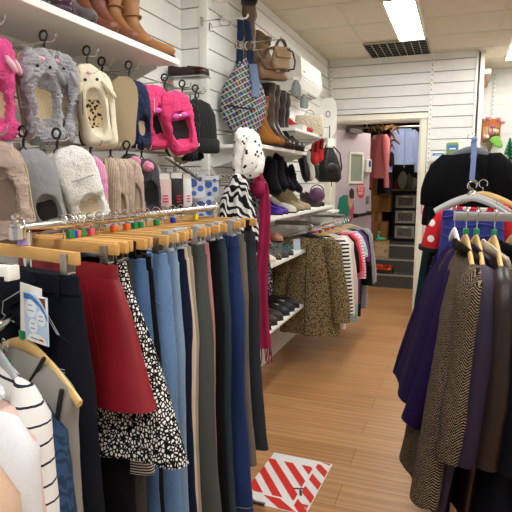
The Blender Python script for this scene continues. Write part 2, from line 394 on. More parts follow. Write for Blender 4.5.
for k in range(9): m.box((-.29+.58*k/8, 0, .0), (.007, .59, .04)); m.box((0, -.29+.58*k/8, .0), (.59, .007, .04))
m.build('louvre_blades', mat('mirror louvre', '#b9b3ab', 'metal', .12, metal=1), t)
sv = mat('ceiling sensor', '#7d786f')
# world: pale fill added behind the camera, acting as shop front light
wd = bpy.data.worlds.new('pale world fill'); SC.world = wd; wd.use_nodes = True
wd.node_tree.nodes['Background'].inputs[0].default_value = (.9, .95, 1, 1); wd.node_tree.nodes['Background'].inputs[1].default_value = .22
SC.view_settings.view_transform = 'Standard'; SC.view_settings.look = 'None'; SC.view_settings.gamma = 1; SC.view_settings.exposure = .95
# ---------------------------------------------------------------- builders for goods
def ring2(cx, cy, a, b, z, n=26, pw=1.0, fa=0, fn=7, ph=0, zf=None):
    r = []
    for k in range(n):
        t = 2*pi*k/n; ct, st = math.cos(t), math.sin(t)
        x = a*math.copysign(abs(ct)**pw, ct); y = b*math.copysign(abs(st)**pw, st)
        fo = fa*math.sin(fn*x/max(a, .01)*1.6+ph+(1.3 if st > 0 else 0))
        y += fo*(abs(st)**.7)
        zz = z + (zf(x) if zf else 0)
        r.append((cx+x, cy+y, zz))
    return r
def hanger_hook(h=.06, r=.0022):
    m = M(); m.tube([(0, 0, -h), (0, 0, -.022)]+[(.017*math.sin(a), 0, -.007+.017*math.cos(a)-.01+.012) for a in [R(d) for d in range(-150, 121, 30)]][::1], r, 6, side=(0, 1, 0)); return m
def clip_hanger(label, x, y, z, rz, w=.40, cube=None, wood=None, clip='steel', hk=.055):
    t = thing('clip_hanger', label, 'hanger', (x, y, z), R(rz), 'clip hangers on the chrome rail')
    hanger_hook(hk).build('hook', chrome, t)
    M().box((0, 0, -hk-.014), (w, .014, .03), bev=.003).build('bar', wood or woodh, t)
    for s in (-1, 1):
        cx = s*(w/2-.04)
        m = M()
        if clip == 'grey':
            m.box((cx, -.012, -hk-.03), (.022, .008, .05), bev=.003).box((cx, .012, -hk-.03), (.022, .008, .05), bev=.003).box((cx, 0, -hk-.002), (.03, .03, .02), bev=.006).box((cx, 0, -hk-.055), (.034, .026, .012), bev=.003)
        else:
            m.box((cx, -.011, -hk-.028), (.024, .003, .046), bev=.001).box((cx, .011, -hk-.028), (.024, .003, .046), bev=.001).tube([(cx-.012, 0, -hk-.012), (cx+.012, 0, -hk-.012)], .009, 8).box((cx, 0, -hk-.05), (.03, .022, .008), bev=.002)
        m.build('clip', dict(grey=greyp, steel=steel, black=blackp)[clip], t)
    if cube: M().box((0, 0, -hk+.012), (.017, .017, .02), bev=.002).build('size_cube', CUBE[cube], t)
    return t
def trousers(name, label, cat, x, y, z, rz, mt, L, w=.39, hem=.2, wb=None, seed=1, group='trousers and skirts on the chrome rail', stitch=None, th=.036, hemshift=0, flat=1.0, extras=True):
    t = thing(name, label, cat, (x, y, z), R(rz), group); rnd = random.Random(seed)
    m = M(); m.loft([ring2(0, 0, w/2, .022, 0, pw=.8), ring2(0, 0, w/2, .026, -.02, pw=.8), ring2(0, 0, w/2+.003, .028, -.042, pw=.8)])
    m.build('waistband', wb or mt, t)
    for s in (-1, 1):
        rings = []; N = 20; ph = rnd.random()*6
        for k in range(N+1):
            u = k/N; zz = -.035-(L-.035)*u
            a = ip([(0, w/4+.002), (.24, w/4+.012), (.55, (w/4+hem/2)/2), (1, hem/2)], u)*flat
            b = ip([(0, .024), (.2, th+.012), (.6, th), (1, th*1.05)], u)
            cx = s*ip([(0, w/4), (.25, w/4+.002), (1, w/4-.01)], u)+hemshift*u*u
            rings.append(ring2(cx, .004*s, a, b, zz, 30, .85, .0055*u+.0035*math.sin(u*9+ph), 2.2, ph+u*1.2))
        m = M().loft(rings); m.jitter(.002, 14, seed, .006)
        o = m.build('leg', mt, t)
        if stitch:
            m = M(); u0 = rings[-2]; m.tube([(p[0]*1.0, p[1]*1.04, p[2]) for p in u0]+[u0[0]], .0012, 4); m.build('hem_stitching', stitch, o)
    if extras:
        for q in (-.07, .16): M().box((q*w/.39, -.03, -.021), (.011, .005, .05), bev=.0015).build('belt_loop', wb or mt, t)
        M().tube([(0, -.031, -.02), (0, -.026, -.02)], .008, 12).build('waist_button', mat('dull brass', '#9a8a62', 'metal', .35, metal=1), t)
        for s in (-1, 1):
            p = [(s*(w/2-.085), -.034, -.045), (s*(w/2-.07), -.044, -.08), (s*(w/2-.03), -.044, -.125), (s*(w/2-.006), -.03, -.145)]
            M().tube(p, .0022, 5).build('pocket_seam', stitch if stitch and L > 3 else (wb or mt), t)
    return t
def skirt(name, label, x, y, z, rz, mt, L, w, hem, th=.03, thh=.06, seed=1, fold=.006, fn=3, seams=None, wb=None, shift=0):
    t = thing(name, label, 'skirt', (x, y, z), R(rz), 'trousers and skirts on the chrome rail')
    M().loft([ring2(0, 0, w/2, .02, 0, 30, .8), ring2(0, 0, w/2+.002, .026, -.04, 30, .8)]).build('waistband', wb or mt, t)
    rings = []
    for k in range(17):
        u = k/16; a = w/2+(hem/2-w/2)*(u**.8); b = th*.75+(thh-th*.75)*u
        rings.append(ring2(shift*u, 0, a, b, -.036-(L-.036)*u, 44, .8, fold*u, fn, seed))
    m = M().loft(rings); m.jitter(.001, 20, seed, .006); m.build('panel', mt, t)
    if seams:
        for q in seams: M().tube([(shift*u+q*(w/2+(hem/2-w/2)*u), -(th*.75+(thh-th*.75)*u)*math.sqrt(max(.05, 1-abs(q)**2.5))-.001, -.04-(L-.045)*u) for u in [i/10 for i in range(11)]], .0016, 5).build('seam', mt, t)
    return t
def shoulder_hanger(label, x, y, z, rz, w=.42, cube=None, mt=None, group=None, drop=.07, hk=.07, name='clothes_hanger', r=.0105):
    t = thing(name, label, 'hanger', (x, y, z), R(rz), group)
    hanger_hook(hk).build('hook', chrome, t)
    p = [(w/2*s, 0, -hk-.012-drop*(abs(s)**1.5)) for s in [i/8 for i in range(-8, 9)]]
    rr = [(r*.62, r*(1.7-.7*abs(i/8))) for i in range(-8, 9)]
    M().tube(p, rr, 10, side=(0, 1, 0), pw=.8).build('shoulder_bar', mt or woodl, t)
    if cube: M().box((0, 0, -hk+.012), (.018, .018, .022), bev=.003).build('size_cube', CUBE[cube], t)
    return t
def garment(name, label, cat, x, y, z, rz, mt, L, w=.42, hem=.5, th=.05, sl=.07, sleeve=None, sw=.075, cuff=.055, smat=None, group=None, seed=1, fold=.012, fn=3.2, lean=0, collar=None, cmat=None, neck=.09, sspread=.06, buttons=0, bmat=None, bottom=.0, sleeve_lean=0, hemmat=None, placket=None, sleeve_th=.75):
    """a top, dress or coat hanging on its hanger: local x along the hanger, origin at the hanger hook"""
    t = thing(name, label, cat, (x, y, z), R(rz), group); z0 = -.075
    rings = []; N = 18
    for k in range(N+1):
        u = k/N
        a = ip([(0, w/2), (.12, w/2+.005), (.3, w/2*.96), (1, hem/2)], u); b = ip([(0, .012), (.06, .03), (.25, th), (1, th*1.25+bottom)], u)
        fl = max(0, 1-u/.28)
        zf = (lambda fl: lambda xx: -sl*(abs(xx)/(w/2))**1.4*fl - (.03*math.exp(-(xx/neck*1.6)**2)*fl))(fl)
        rings.append(ring2(0, lean*u, a, b, z0-L*u, 44, .8, fold*u, fn, seed+u, zf))
    m = M().loft(rings); m.jitter(.003, 12, seed, .012); body = m.build('body', mt, t)
    if hemmat:
        M().loft([[(p[0]*1.01, (p[1]-lean)*1.05+lean, p[2]+q) for p in rings[-1]] for q in (.03, .012, -.004)]).build('hem_band', hemmat, body)
    if sleeve:
        for s in (-1, 1):
            p = []; rr = []
            for k in range(9):
                u = k/8
                p.append((s*(w/2-.030+sspread*math.sin(u*1.57)), (lean*.7+sleeve_lean)*u*sleeve/L-.008*math.sin(u*3), z0-sl-.035-(sleeve-.055)*u)); q = (sw+(cuff-sw)*u)*(1, .86, .96)[2 if k == 1 else 0]; rr.append((q, q*sleeve_th))
            p.insert(0, (s*(w/2-.05), 0, z0-sl*.80)); rr.insert(0, (sw*.55, sw*.4)); p.insert(0, (s*(w/2-.075), 0, z0-sl*.66)); rr.insert(0, (sw*.2, sw*.16))
            m = M().tube(p, rr, 16, side=(1, 0, 0)); m.jitter(.004, 16, seed+s, .014); so = m.build('sleeve', smat or mt, t)
            if hemmat:
                M().tube([p[-2], p[-1]], [(rr[-1][0]+.004, rr[-1][1]+.004)]*2, 16, side=(1, 0, 0)).build('cuff', hemmat, so)
    if collar == 'band':
        M().tube([(neck*math.cos(a), .02*math.sin(a), z0-.012-.014*abs(math.sin(a))*(1 if math.sin(a) < 0 else -.3)) for a in [2*pi*i/20 for i in range(21)]], .007, 6).build('neckband', cmat or mt, t)
    if collar == 'coat':
        for s in (-1, 1):
            m = M().tube([(s*.02, .03, z0+.012), (s*.075, .02, z0+.004), (s*.1, -.02, z0-.02), (s*.085, -.05, z0-.08), (s*.05, -th-.006, z0-.17), (s*.02, -th-.012, z0-.30)], [(.008, .018), (.010, .024), (.011, .03), (.011, .036), (.010, .04), (.007, .01)], 10, side=(0, 1, 0))
            m.jitter(.003, 20, seed); m.build('lapel', cmat or mt, t)
    for i in range(buttons):
        zz = z0-.22-i*.12; M().lathe([(.012, 0), (.013, .003), (.008, .005)], (0.02, -th*1.2-.02+lean*(-zz/L), zz), 12, RX(90)).build('button', bmat or blackp, t)
    return t
# ---- footwear: local x heel to toe, y across, z up
WT = [(0, .16), (.04, .30), (.15, .36), (.4, .37), (.7, .5), (.85, .45), (.95, .3), (1, .08)]
def shoe_sec(L, W, H, back, hh, opn, puff=0, N=16, pointed=0):
    rings = []; ins = []
    for k in range(N+1):
        u = k/N; w = ip(WT, u)*W*(1-pointed*.5*max(0, u-.7)/.3); zb = hh*max(0, 1-(u/.68))**1.4 if hh else 0
        top = ip([(0, back), (.1, back), (.35, back*.72), (opn, H*1.05), (.85, H*.8), (1, H*.45)], u)
        if u < opn-.02 and u > .04: dp = top*.75
        elif u >= opn-.02: dp = -.12*H
        else: dp = .2*top
        sec = [(0, 0), (-.6, 0), (-.95, .1), (-1.0, .4), (-.97, .8), (-.86, 1.0), (-.72, .93), (-.4, None), (0, None), (.4, None), (.72, .93), (.86, 1.0), (.97, .8), (1.0, .4), (.95, .1), (.6, 0)]
        r = []
        for a, b in sec:
            zz = top*b if b is not None else top-dp*(1 if a == 0 else .85)
            if dp < 0 and b is not None and b >= .8: zz = top*(.8 if b < 1 else .92)*(.98)
            r.append((u*L, a*w*(1+puff), zb+zz))
        rings.append(r)
    return rings
def shoe(label, loc, rz, mt, L=.25, W=.085, H=.045, back=.06, hh=0, opn=.5, sole=None, inm=None, group=None, kind='shoe', cat='shoe', tilt=None, pointed=0, lace=None, name=None, strap=None, seed=0, fluffy=0):
    t = thing(name or kind, label, cat, loc, R(rz), group)
    if tilt: t.rotation_euler = (R(tilt[0]), R(tilt[1]), R(rz))
    m = M().loft(shoe_sec(L, W, H, back, hh, opn, pointed=pointed)); m.mx = Matrix()
    for q in m.bm.verts: q.co.z += .008
    m.build('upper', mt, t)
    so = M(); rs = []
    for k in range(15):
        u = k/14; w = ip(WT, u)*W*1.04*(1-pointed*.5*max(0, u-.7)/.3); zb = hh*max(0, 1-(u/.68))**1.4 if hh else 0
        rs.append([(u*L*1.01, -w, zb), (u*L*1.01, w, zb), (u*L*1.01, w, zb+.01), (u*L*1.01, -w, zb+.01)])
    so.loft(rs).build('sole', sole or blackp, t)
    if hh > .02: M().tube([(.035, 0, hh*.96), (.02, 0, hh*.5), (.018, 0, 0)], [.024, .012, .008], 8).build('heel', sole or mt, t)
    if inm:
        rs = []
        for k in range(9):
            u = .06+(opn-.06)*k/8; w = ip(WT, u)*W*.7; zb = hh*max(0, 1-(u/.68))**1.4 if hh else 0
            tp = ip([(0, back), (.1, back), (.35, back*.72), (opn, H*1.05)], u)*.38+.009
            rs.append([(u*L, -w, zb+tp), (u*L, w, zb+tp), (u*L, w, zb+tp+.002), (u*L, -w, zb+tp+.002)])
        M().loft(rs).build('insole', inm, t)
    if lace:
        m = M()
        for i in range(4):
            x = L*(opn+.02+.045*i); m.tube([(x, -W*.22, H*.98), (x+.006, 0, H*1.12+.008), (x, W*.22, H*.98)], .0028, 5)
        m.build('laces', lace, t)
    if strap: M().tube([(L*.36, W*.36*math.cos(a), back*.6+.035*math.sin(a)+hh*.3) for a in [pi*i/10 for i in range(11)]], .004, 6).build('strap', strap, t)
    return t
def boot(label, loc, rz, mt, sh=.3, L=.25, sr=.05, sole=None, group=None, straps=0, smat=None, trim=None, heel=.025, slouch=.006, seed=0, cat='boot', tilt=None, top=1.1, name='boot'):
    t = thing(name, label, cat, loc, R(rz), group)
    if tilt: t.rotation_euler = (R(tilt[0]), R(tilt[1]), R(rz))
    k = L/.25; hz = heel
    pts = [(.248*k, .026, (.012, .012)), (.238*k, .032, (.028, .024)), (.205*k, .036, (.041, .030)), (.165*k, .042+hz*.2, (.042, .036)), (.125*k, .058+hz*.5, (.038, .042)), (.09*k, .085+hz*.8, (.035, .048)), (.066*k, .12+hz, (.036, .048))]
    n = 9; z1 = .16+hz
    for i in range(n+1):
        u = i/n; r = sr*(.82+(top-.82)*u) + slouch*math.sin(i*2.1+seed); pts.append((.058*k-.004*math.sin(i*1.7+seed), z1+(sh-z1)*u, (r*.86, r)))
    m = M().tube([(a, 0, b) for a, b, c in pts], [c for a, b, c in pts], 18, side=(0, 1, 0)); m.jitter(.002, 30, seed, .006); m.build('upper', mt, t)
    # heel counter
    M().ell((.045*k, 0, .05+hz), (.048, .034, .052), 14).build('heel_counter', mt, t)
    s = M(); rs = []
    for q in range(13):
        u = q/12; w = ip(WT, u)*.086; zb = hz*max(0, 1-u/.6)
        rs.append([(u*L*1.0, -w, zb), (u*L, w, zb), (u*L, w, zb+.013), (u*L, -w, zb+.013)])
    s.loft(rs).build('sole', sole or blackp, t)
    M().box((.038*k, 0, hz/2+.002), (.065*k, .058, hz+.004), bev=.003).build('heel', sole or blackp, t)
    M().tube([(.058*k, 0, sh-.004), (.058*k, 0, sh+.004)], [(sr*top*.9, sr*top*1.04)]*2, 18, side=(0, 1, 0)).build('rim', trim or mt, t)
    M().tube([(.058*k, 0, sh-.003), (.058*k, 0, sh+.0046)], [(sr*top*.8, sr*top*.92)]*2, 18, side=(0, 1, 0)).build('lining', mat('dark boot lining', '#2b211c'), t)
    for i in range(straps):
        zz = (z1, z1+.06, z1+.12)[i]; M().tube([(.058*k+sr*.93*math.cos(a), sr*.83*math.sin(a), zz+.012*math.cos(a)) for a in [2*pi*j/18 for j in range(19)]], (.004, .011), 6, side=(0, 0, 1)).build('strap', smat or mt, t)
    return t
# ---- hanging slippers
def hung(yaw, roll, L, off=(0, 0, 0)):
    d = Vector((math.cos(R(yaw)), -math.sin(R(yaw)), 0)); up = Vector((0, 0, 1)); y = d.cross(up)
    B = Matrix(((up.x, y.x, d.x, 0), (up.y, y.y, d.y, 0), (up.z, y.z, d.z, 0), (0, 0, 0, 1)))
    return TR(*off) @ Matrix.Rotation(R(roll), 4, d) @ B @ TR(-L, 0, 0)
WS = [(0, .26), (.03, .36), (.1, .44), (.35, .45), (.7, .51), (.86, .46), (.95, .34), (1, .16)]
def slip_sec(L, W, H, back, opn, N=34):
    rings = []; u0 = .13; uc = (u0+opn)/2; ur = (opn-u0)/2
    for k in range(N+1):
        u = k/N; w = ip(WS, u)*W; q = (u-uc)/ur; e = math.sqrt(max(0, 1-q*q)); top = ip([(0, back*.55), (.06, back), (.35, back*.9), (opn, H*1.0), (.85, H*.86), (.95, H*.66), (1, H*.4)], u)
        sec = [(0, 0), (-.6, 0), (-.92, .06), (-1.0, .42), (-.95, .78), (-.80, .97), (-.28-.42*e, 1.04), (-.14-.49*e, 1.05-.14*e), (-.08-.46*e, 1.06-.74*e), (0, 1.06-.80*e)]
        r = [(u*L, a*w, top*b) for a, b in sec]; r += [(u*L, -a*w, top*b) for a, b in sec[-2:0:-1]]; rings.append(r)
    return rings
def slippers(label, loc, specs, mt, sole, lining, L=.26, W=.105, H=.05, fl=.004, opn=.48, group=None, deco=None, hanger=True, hk=.05, back=.05, card=None):
    """a pair on one hook; specs = [(yaw, roll, offset)], toe upwards"""
    t = thing('slipper_pair', label, 'slippers', loc, 0, group)
    if hanger:
        m = M().tube([(.016*math.sin(a), 0, .0+.016*math.cos(a)) for a in [R(q) for q in range(-200, 91, 29)]]+[(.0, 0, -.03), (0, 0, -hk)], .0042, 6, side=(0, 1, 0))
        m.tube([(0, .015*math.sin(a), -hk-.012+.015*math.cos(a)) for a in [2*pi*i/12 for i in range(13)]], .003, 6, side=(1, 0, 0)); m.build('hook', blackp, t)
    for i, (yaw, roll, off) in enumerate(specs):
        X = hung(yaw, roll, L, (off[0], off[1], off[2]-hk-.005))
        m = M(X).loft(slip_sec(L, W, H, back, opn)); bmesh.ops.subdivide_edges(m.bm, edges=m.bm.edges[:], cuts=1, use_grid_fill=True)
        bmesh.ops.smooth_vert(m.bm, verts=m.bm.verts[:], factor=.5, use_axis_x=True, use_axis_y=True, use_axis_z=True)
        m.jitter(fl, 170, i+3, fl*1.2); s = m.build('slipper', mt, t)
        rs = []
        for k in range(17):
            u = k/16; w = ip(WS, u)*W*.98; rs.append([(u*L, -w, -.008), (u*L, w, -.008), (u*L, w, .004), (u*L, -w, .004)])
        M(X).loft(rs).build('sole', sole, s)
        rs = []
        for k in range(11):
            u = .135+(opn-.14)*k/10; q_ = (u-(.13+opn)/2)/((opn-.13)/2); w = ip(WS, u)*W*.58*math.sqrt(max(.02, 1-q_*q_)); tp = back*.42
            rs.append([(u*L, -w, tp), (u*L, 0, tp-.005), (u*L, w, tp), (u*L, w, tp+.003), (u*L, 0, tp-.001), (u*L, -w, tp+.003)])
        m = M(X).loft(rs); m.build('lining', lining, s)
        if deco: deco(X, s, i, L, W, H)
    if card:
        cx, cy, cz, w, h, cm = card; M(TR(cx, cy, cz) @ RZ(35)).box((0, 0, 0), (.002, w, h)).build('price_tag', cm, t)
    return t
def display_hook(label, p, X0=XL, r=.0032, group='chrome display hooks in the alcove', up=.022, mt=None):
    t = thing('display_hook', label, 'display hook', (X0, p[1], p[2]), 0, group); L = p[0]-X0
    M().box((.004, 0, 0), (.008, .03, .045), bev=.002).build('back_plate', mt or steel, t)
    M().tube([(.004, 0, 0), (L*.5, 0, 0), (L-.012, 0, .0), (L-.003, 0, up*.4), (L, 0, up)], r, 8, side=(0, 1, 0)).build('prong', mt or chrome, t)
    return t
def shelf(label, x0, x1, y0, y1, z, th=.022, brk=True, name='wall_shelf', bx=.24):
    t = thing(name, label, 'shelf', ((x0+x1)/2, (y0+y1)/2, z-th))
    M().box((0, 0, th/2), (x1-x0, y1-y0, th), bev=.002).build('board', white, t)
    if brk:
        for s in (-1, 1):
            yy = s*((y1-y0)/2-.05); m = M(); a = -(x1-x0)/2
            m.poly([(a, yy, 0), (a+bx, yy, 0), (a+bx, yy, -.018), (a+.05, yy, -.10), (a, yy, -.11)], (0, .006, 0)); m.build('bracket', white, t)
    return t
def handbag(label, loc, rz, mt, w, d, h, hd=.12, hm=None, flap=True, group=None, buckle=True, cat='handbag', name='handbag'):
    t = thing(name, label, cat, loc, R(rz), group)
    rs = []
    for k in range(11):
        u = k/10; s = ip([(0, .9), (.12, 1), (.6, 1), (1, .82)], u); dd = ip([(0, .8), (.15, 1), (.6, .8), (1, .35)], u)
        rs.append(ring2(0, 0, w/2*s, d/2*dd, h*u, 28, .6))
    m = M().loft(rs); m.jitter(.003, 14, int(w*1000), .008); m.build('body', mt, t)
    if flap:
        m = M(); rs = []
        for k in range(9):
            u = k/8; y = ip([(0, .1), (.3, -.25), (1, -.56)], u)*d; z = ip([(0, h*1.0), (.25, h*1.02), (1, h*.48)], u); ww = w*.46*(1-.12*u*u)
            rs.append([(-ww, y, z), (ww, y, z), (ww, y-.006, z+.004), (-ww, y-.006, z+.004)])
        m.loft(rs).build('flap', mt, t)
    if buckle: M().box((0, -d*.58, h*.5), (.03, .008, .02), bev=.003).build('clasp', chrome, t)
    for s in (-1, 1):
        M().tube([(w*.28*math.cos(a), s*d*.12, h*.95+hd*math.sin(a)) for a in [pi*i/12 for i in range(13)]], .007, 8).build('handle', hm or mt, t)
    return t
# ================================================================ LEFT ALCOVE
shelf('long white boot shelf high on the alcove wall above the slippers', XL, -1.25, .75, 2.32, 2.055, .026, name='boot_shelf', bx=.26)
bt = dict(group='tan boots on the high shelf')
rb = mat('chestnut leather', '#774630', 'leather', .5); tb = mat('tan leather', '#94633a', 'leather', .5); tb2 = mat('light tan leather', '#9a6b40', 'leather', .5)
B0 = [(1.91, rb, 'chestnut brown boot second from the near end of the high shelf'), (2.02, rb, 'chestnut brown boot with a rumpled shaft on the high shelf'),
      (2.13, tb, 'tan leather boot with ankle straps on the high shelf'), (2.255, tb2, 'light tan pointed boot at the far end of the high shelf')]
for i, (y, m_, lb) in enumerate(B0): boot(lb, (-1.545, y, 2.055), (-8, -2, -6, 8)[i], m_, .36, (.27, .27, .28, .29)[i], .056, sole=mat('dark brown sole', '#3b2417'), straps=(0, 1, 2, 1)[i], seed=i, slouch=.004, **bt)
boot('grey suede ankle boot beside the chestnut boots on the high shelf', (-1.52, 1.77, 2.055), -12, mat('grey suede', '#5c5656', 'fabric'), .24, .26, .055, seed=9)
boot('dark brown fur-trimmed boot at the near end of the high shelf', (-1.53, 1.36, 2.055), 0, mat('dark suede', '#2c2522', 'fabric'), .22, .26, .055, seed=4, trim=mat('dark fur', '#3a302b', 'fur'))
m = M(); m.ell((0, 0, .05), (.10, .07, .05), 14).jitter(.006, 40, 3, .012)
t = thing('crochet_hat', 'purple patterned knitted hat between boots on the high shelf', 'hat', (-1.36, 1.58, 2.055)); m.build('crown', mat('purple knit', '#5a4250', 'floral', .9, '#4a3547', 60), t); M().tube([(.1*math.cos(a), .07*math.sin(a), .012) for a in [2*pi*k/20 for k in range(21)]], .012, 8).build('brim', mat('dull purple rib', '#4a3848', 'knit'), t)

# display hooks and slippers: upper row (hook z 1.945), lower row (hook z 1.62)
HX = -1.30
pinkf = mat('hot pink fleece', '#e0528f', 'fur'); greyf = mat('silver grey fleece', '#a9a8ac', 'fur'); creamf = mat('cream felt', '#d9d0b8', 'fabric', .9)
navyf = mat('navy fleece', '#1d2647', 'fur'); whitef = mat('white fleece', '#efeae0', 'fur'); beigef = mat('dusty beige fleece', '#b8a294', 'fur'); coralf = mat('coral pink fleece', '#e8467c', 'fur')
blackf = mat('black fleece', '#121214', 'fur'); beigek = mat('oatmeal knit', '#b3a08e', 'knit'); pinkk = mat('pink knit', '#d78cb4', 'knit'); chark = mat('charcoal knit', '#3c3c42', 'knit'); gsuede = mat('pewter felt', '#8b8c8f', 'fabric', .9)
tan_s = mat('beige suede sole', '#bda888', 'fabric', .9); blk_s = mat('dark rubber sole', '#26262a'); wht_s = mat('pale sole', '#d8d0c2'); leo = mat('leopard lining', '#c9b28c', 'leopard', .9, '#2b2019', 1.6)
pinkl = mat('pale pink lining', '#e9b6c6', 'fabric'); creaml = mat('cream lining', '#cdb894', 'fur'); dkl = mat('dark lining', '#1c1718', 'fabric')
eye = mat('bead eye black', '#0c0c0c', rough=.15); lily = mat('pale pink felt', '#efb4c4', 'fabric')
def face(ear, nosem, whisk=True):
    def f(X, s, i, L, W, H):
        for q in (-1, 1):
            M(X).ell((L*.80, q*.022, H*.92), .006, 10).build('eye', eye, s)
            M(X).ell((L*.70, q*W*.42, H*.95), (.028, .010, .016), 10, RZ(-q*28)).build('ear', ear, s)
        M(X).ell((L*.88, 0, H*.82), (.008, .012, .008), 10).build('nose', nosem, s)
        if whisk:
            for q in (-1, 1):
                m = M(X)
                for k in (-1, 0, 1): m.tube([(L*.87, q*.014, H*.84), (L*.86+k*.012, q*.036, H*.74)], .0013, 5)
                m.build('whiskers', eye, s)
    return f
def bowdeco(bm_):
    def f(X, s, i, L, W, H):
        for q in (-1, 1): M(X).ell((L*.6, q*.02, H*1.08), (.013, .02, .008), 10).build('bow_loop', bm_, s)
        M(X).ell((L*.6, 0, H*1.12), .007, 8).build('bow_knot', mat('pearl bead', '#efe6ea', rough=.2), s)
    return f
def pom(mt):
    def f(X, s, i, L, W, H):
        m = M(X).ell((L*.86, 0, H*1.05), .024, 14); m.jitter(.005, 160, 4); m.build('pompom', mt, s)
    return f
UP = 1.968
def S(label, y, specs, mt, sole, lin_, z=UP, hx=HX, hook=True, **k):
    if hook: display_hook('chrome prong holding the '+k.pop('short'), (hx+.05, y, z-.02))
    else: k.pop('short', None)
    return slippers(label, (hx, y, z), specs, mt, sole, lin_, **k)
gu = 'slippers on the upper row of hooks'; gl = 'slippers on the lower row of hooks'
S('hot pink fluffy slippers with ears at the left end of the upper row', 1.280, [(35, 4, (0, -.04, 0)), (20, -3, (-.06, .045, .02))], pinkf, wht_s, creaml, short='pink fluffy slippers', L=.30, W=.13, H=.065, fl=.007, opn=.58, deco=face(lily, lily, False), group=gu)
S('grey fluffy animal-face slippers with a dark price tag', 1.490, [(15, 4, (.0, -.06, .0)), (55, -3, (.01, .055, .01))], greyf, tan_s, creaml, short='grey fluffy slippers', L=.30, W=.135, H=.062, fl=.008, opn=.72, back=.062, deco=face(greyf, lily, False), group=gu, card=(.085, .075, -.21, .045, .075, mat('dark price card', '#4c4a50')))
S('cream cat-face slippers with whiskers and leopard lining', 1.710, [(30, 8, (.02, -.05, -.005)), (55, 6, (0, .04, -.01))], creamf, tan_s, leo, short='cream cat slippers', L=.29, W=.12, fl=.001, opn=.70, deco=face(creamf, lily), group=gu)
S('navy slippers with beige suede soles hung sole outwards', 1.980, [(-118, 3, (.01, -.05, 0)), (10, 2, (-.01, .05, -.0))], navyf, tan_s, creaml, short='navy slippers', L=.28, W=.115, fl=.004, group=gu, card=(.08, .06, -.16, .03, .06, paper))
S('navy slippers half hidden behind the cream cat slippers', 1.880, [(10, 0, (-.06, -.02, 0)), (0, 0, (-.1, .04, 0))], navyf, blk_s, dkl, short='hidden navy slippers', L=.28, hx=-1.36, group=gu)
S('coral pink slippers with satin bows', 2.27, [(20, 6, (-.05, -.055, .015)), (42, 14, (.02, .0, -.01))], coralf, wht_s, dkl, short='coral pink slippers', L=.29, W=.16, H=.065, fl=.005, opn=.66, back=.06, deco=bowdeco(mat('magenta satin', '#d95ab0', rough=.3)), group=gu)
S('black slippers with beige soles right of the coral pair', 2.44, [(-140, 4, (0, -.03, .0)), (20, -4, (.0, .06, -.02))], blackf, tan_s, dkl, short='black slippers', L=.30, W=.11, fl=.004, group=gu)
S('black slippers with a long beige sole showing, next to the hats', 2.58, [(-100, 22, (.0, -.0, -.08)), (20, 0, (-.05, .07, -.05))], blackf, tan_s, dkl, short='second black slippers', L=.26, W=.09, fl=.004, group=gu)
def beanie(label, loc, rz, s=1.0, lab=False):
    t = thing('knitted_hat', label, 'hat', loc, R(rz), 'black hats hanging in the alcove')
    m = M().loft([ring2(0, 0, a*s, b*s, z*s, 30, .9, .004, 3) for a, b, z in ((.02, .015, 0), (.06, .03, -.02), (.085, .04, -.07), (.092, .045, -.14), (.095, .045, -.2))]); m.jitter(.002, 80, 3, .004); m.build('crown', mat('black wool', '#101012', 'knit'), t)
    m = M().loft([ring2(0, 0, a*s, b*s, z*s, 30, .9) for a, b, z in ((.098, .048, -.18), (.105, .054, -.19), (.106, .055, -.235), (.098, .048, -.245))]); m.jitter(.002, 80, 3); m.build('cuff', mat('black rib', '#161618', 'knit'), t)
    M().tube([(.01*math.sin(a), 0, .02+.014*math.cos(a)) for a in [2*pi*k/10 for k in range(9)]]+[(0, 0, 0)], .003, 6).build('loop', blackp, t)
    if lab: M().box((-.02, -.057*s, -.21*s), (.03, .003, .014)).build('brand_patch', paper, t)
beanie('black knitted hat with a small white patch, last in the upper row', (-1.30, 2.60, 1.915), 40, 1.12, True)
beanie('black knitted hat behind the hat with the white patch', (-1.40, 2.70, 1.925), 35, 1.05)
display_hook('chrome prong holding the black hats', (-1.27, 2.64, 1.95))
# dark shoe on a small perspex step just past the high shelf
t = thing('shoe_step', 'clear acrylic step under the brown shoe past the high shelf', 'display step', (-1.47, 2.82, 2.07)); M().box((0, 0, 0), (.25, .11, .006), bev=.002).build('plate', mat('clear acrylic', '#dfe5e2', 'glass', .05), t); M().box((-.12, 0, -.03), (.006, .11, .06)).build('lip', mat('clear acrylic', '#dfe5e2', 'glass', .05), t)
shoe('glossy dark brown slip-on shoe on the clear step', (-1.585, 2.82, 2.074), 0, mat('oxblood patent', '#2c1614', rough=.2), .25, .085, .045, .06, inm=dkl, kind='loafer')

LZ = 1.645
S('dusty beige fluffy slippers with dark lining at the left of the lower row', 1.18, [(58, 10, (.02, -.03, .01)), (50, 0, (-.05, .03, .02))], beigef, tan_s, mat('dusty lining', '#8a7468', 'fur'), LZ, -1.22, short='beige fluffy slippers', L=.28, W=.15, H=.06, fl=.006, opn=.76, back=.06, group=gl)
S('pewter grey felt slippers behind the white pair', 1.31, [(38, 14, (.02, -.01, .0)), (30, 8, (-.04, -.06, -.01))], gsuede, wht_s, dkl, LZ, -1.24, short='pewter slippers', L=.27, W=.12, fl=.001, group=gl)
S('large white fleece slippers with a metal clip', 1.41, [(35, 18, (.03, .0, .012)), (35, 14, (-.03, .03, .0))], whitef, wht_s, creaml, LZ, -1.2, short='white fleece slippers', L=.27, W=.135, H=.06, fl=.003, opn=.42, group=gl, deco=lambda X, s, i, L, W, H: M(X).box((L*.62, 0, H*1.08), (.004, .07, .003)).build('embroidery', mat('silver thread', '#a9a6a2', rough=.4), s))
